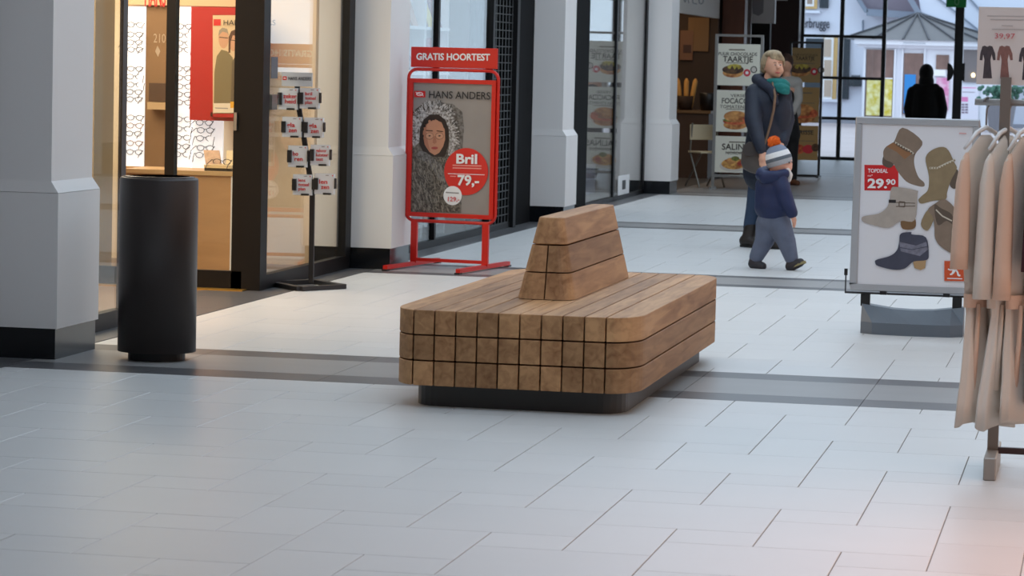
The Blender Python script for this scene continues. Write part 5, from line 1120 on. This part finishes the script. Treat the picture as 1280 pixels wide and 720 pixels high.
# ---- person in grey cardigan by the kraft menu stand
Y0 = 40.1
base = W(988, 234); p3 = thing('person', 'person in light grey cardigan and black trousers behind the woman', 'person', (base.x, Y0, 0))
m = MB(); m.ball(W(983, 80), (.08, .1, .125)); m.chain((W(983, 90), .055), (W(984, 98), .06)); m.ball(W(985, 112), (.16, .11, .14)); m.ball(W(984, 140), (.14, .1, .25)); m.chain((W(996, 103), .05), (W(997, 122, -.05), .04), (W(990, 140, -.15), .03)); m.chain((W(972, 103), .05), (W(970, 124), .04), (W(974, 142, -.1), .03))
hand(m, W(990, 140, -.15), Vector((-.6, -.2, -.5)), Vector((0, -1, .3)), .9); hand(m, W(974, 142, -.1), Vector((.5, -.3, -.4)), Vector((0, -1, .3)), .9)
m.chain((W(988, 160), .09), (W(989, 195), .06), (W(989, 226), .045)); m.chain((W(980, 160), .09), (W(979, 195), .06), (W(979, 226), .045)); remesh(m, 'body', skin, p3, .011, 2)
m = MB(); m.ball(W(983, 77, .02), (.098, .115, .115)); m.ball(W(982, 90, .06), (.085, .07, .12)); remesh(m, 'hair', mat('brown_hair', (62, 40, 30), .7), p3, .011, 1)
m = MB(); m.ball(W(986, 104), (.19, .13, .1)); m.chain((W(996, 103), .075), (W(997.5, 124, -.05), .068), (W(991, 139, -.13), .055)); m.chain((W(973, 103), .075), (W(970, 124), .068), (W(974, 141, -.1), .055)); m.chain((W(992, 115, .02), .09), (W(993, 140, .02), .09)); m.chain((W(980, 115, .06), .11), (W(980, 145, .06), .11)); remesh(m, 'cardigan', mat('grey_cardigan', (176, 172, 166), .9, bump=.4, bscale=40), p3, .013, 2)
m = MB(); blk = mat('black_cloth', (18, 18, 20), .85); m.chain((W(984, 120, -.08), .1), (W(984, 150, -.05), .15), (W(985, 168, 0), .17)); m.chain((W(989, 165), .12), (W(989.5, 195), .085), (W(990, 222), .07)); m.chain((W(980, 165), .12), (W(979, 195), .085), (W(979, 222), .07)); remesh(m, 'black_outfit', blk, p3, .013, 2)
for hx, tx, dd in ((989, 997, -.06), (979, 985, -.02)):
    a = W(hx, 229, 0); a.z = .05; b = W(tx, 231, dd-.05); b.z = .04; m = MB(); m.chain((a, .048), (b, .036)); m.cap(W(hx, 222), .055, a, .05)
    for v in list(m.bm.verts): v.co.z = max(v.co.z, .004)
    remesh(m, 'shoe', mat('brown_suede_shoe', (96, 58, 36), .8), p3, .01, 2)
# ---- dark figure in the doorway
Y0 = 50.6
base = W(1155, 205); p4 = thing('person', 'person in black coat seen from behind in the open entrance', 'person', (base.x, Y0, 0))
m = MB(); m.ball(W(1158, 92), (.1, .11, .13)); m.chain((W(1158, 100), .06), (W(1157, 106), .07)); m.ball(W(1157, 122), (.2, .13, .16)); m.ball(W(1156, 150), (.18, .13, .3)); m.chain((W(1141, 115), .06), (W(1137, 136), .045), (W(1138, 157, -.1), .035)); m.chain((W(1172, 115), .06), (W(1177, 136), .045), (W(1176, 157, -.1), .035))
hand(m, W(1138, 157, -.1), Vector((.1, 0, -1)), Vector((1, 0, 0)), .9); hand(m, W(1176, 157, -.1), Vector((-.1, 0, -1)), Vector((-1, 0, 0)), .9)
for px in (1150, 1163): m.chain((W(px, 162), .09), (W(px, 182), .06), (W(px, 199), .045))
remesh(m, 'body', skin, p4, .013, 2)
m = MB(); bk = mat('black_wool_coat', (12, 12, 14), .9); m.ball(W(1157, 118), (.26, .17, .17)); m.chain((W(1156, 120), .22), (W(1156, 145), .26), (W(1156, 168), .27)); m.chain((W(1141, 115), .1), (W(1136, 136), .09), (W(1138, 156, -.1), .065)); m.chain((W(1173, 115), .1), (W(1178, 136), .09), (W(1176, 156, -.1), .065)); m.chain((W(1146, 110, -.03), .08), (W(1157, 112, -.1), .1), (W(1169, 110, -.03), .08)); remesh(m, 'coat', bk, p4, .016, 2)
m = MB(); m.ball(W(1158, 91, -.01), (.125, .135, .155)); m.ball(W(1158, 102, -.03), (.13, .12, .14)); remesh(m, 'hair', mat('black_hair', (14, 12, 12), .8), p4, .014, 1)
m = MB()
for px in (1150, 1163): m.chain((W(px, 165), .11), (W(px, 182), .08), (W(px, 200), .065))
remesh(m, 'trousers', blk, p4, .014, 1)
for px in (1150, 1163):
    a = W(px, 202); a.z = .05; m = MB(); m.chain((a+Vector((0, -.04, 0)), .045), (a+Vector((0, .14, -.006)), .04)); m.cap(W(px, 198), .06, a, .05)
    for v in list(m.bm.verts): v.co.z = max(v.co.z, .004)
    remesh(m, 'shoe', black_plastic, p4, .012, 1)
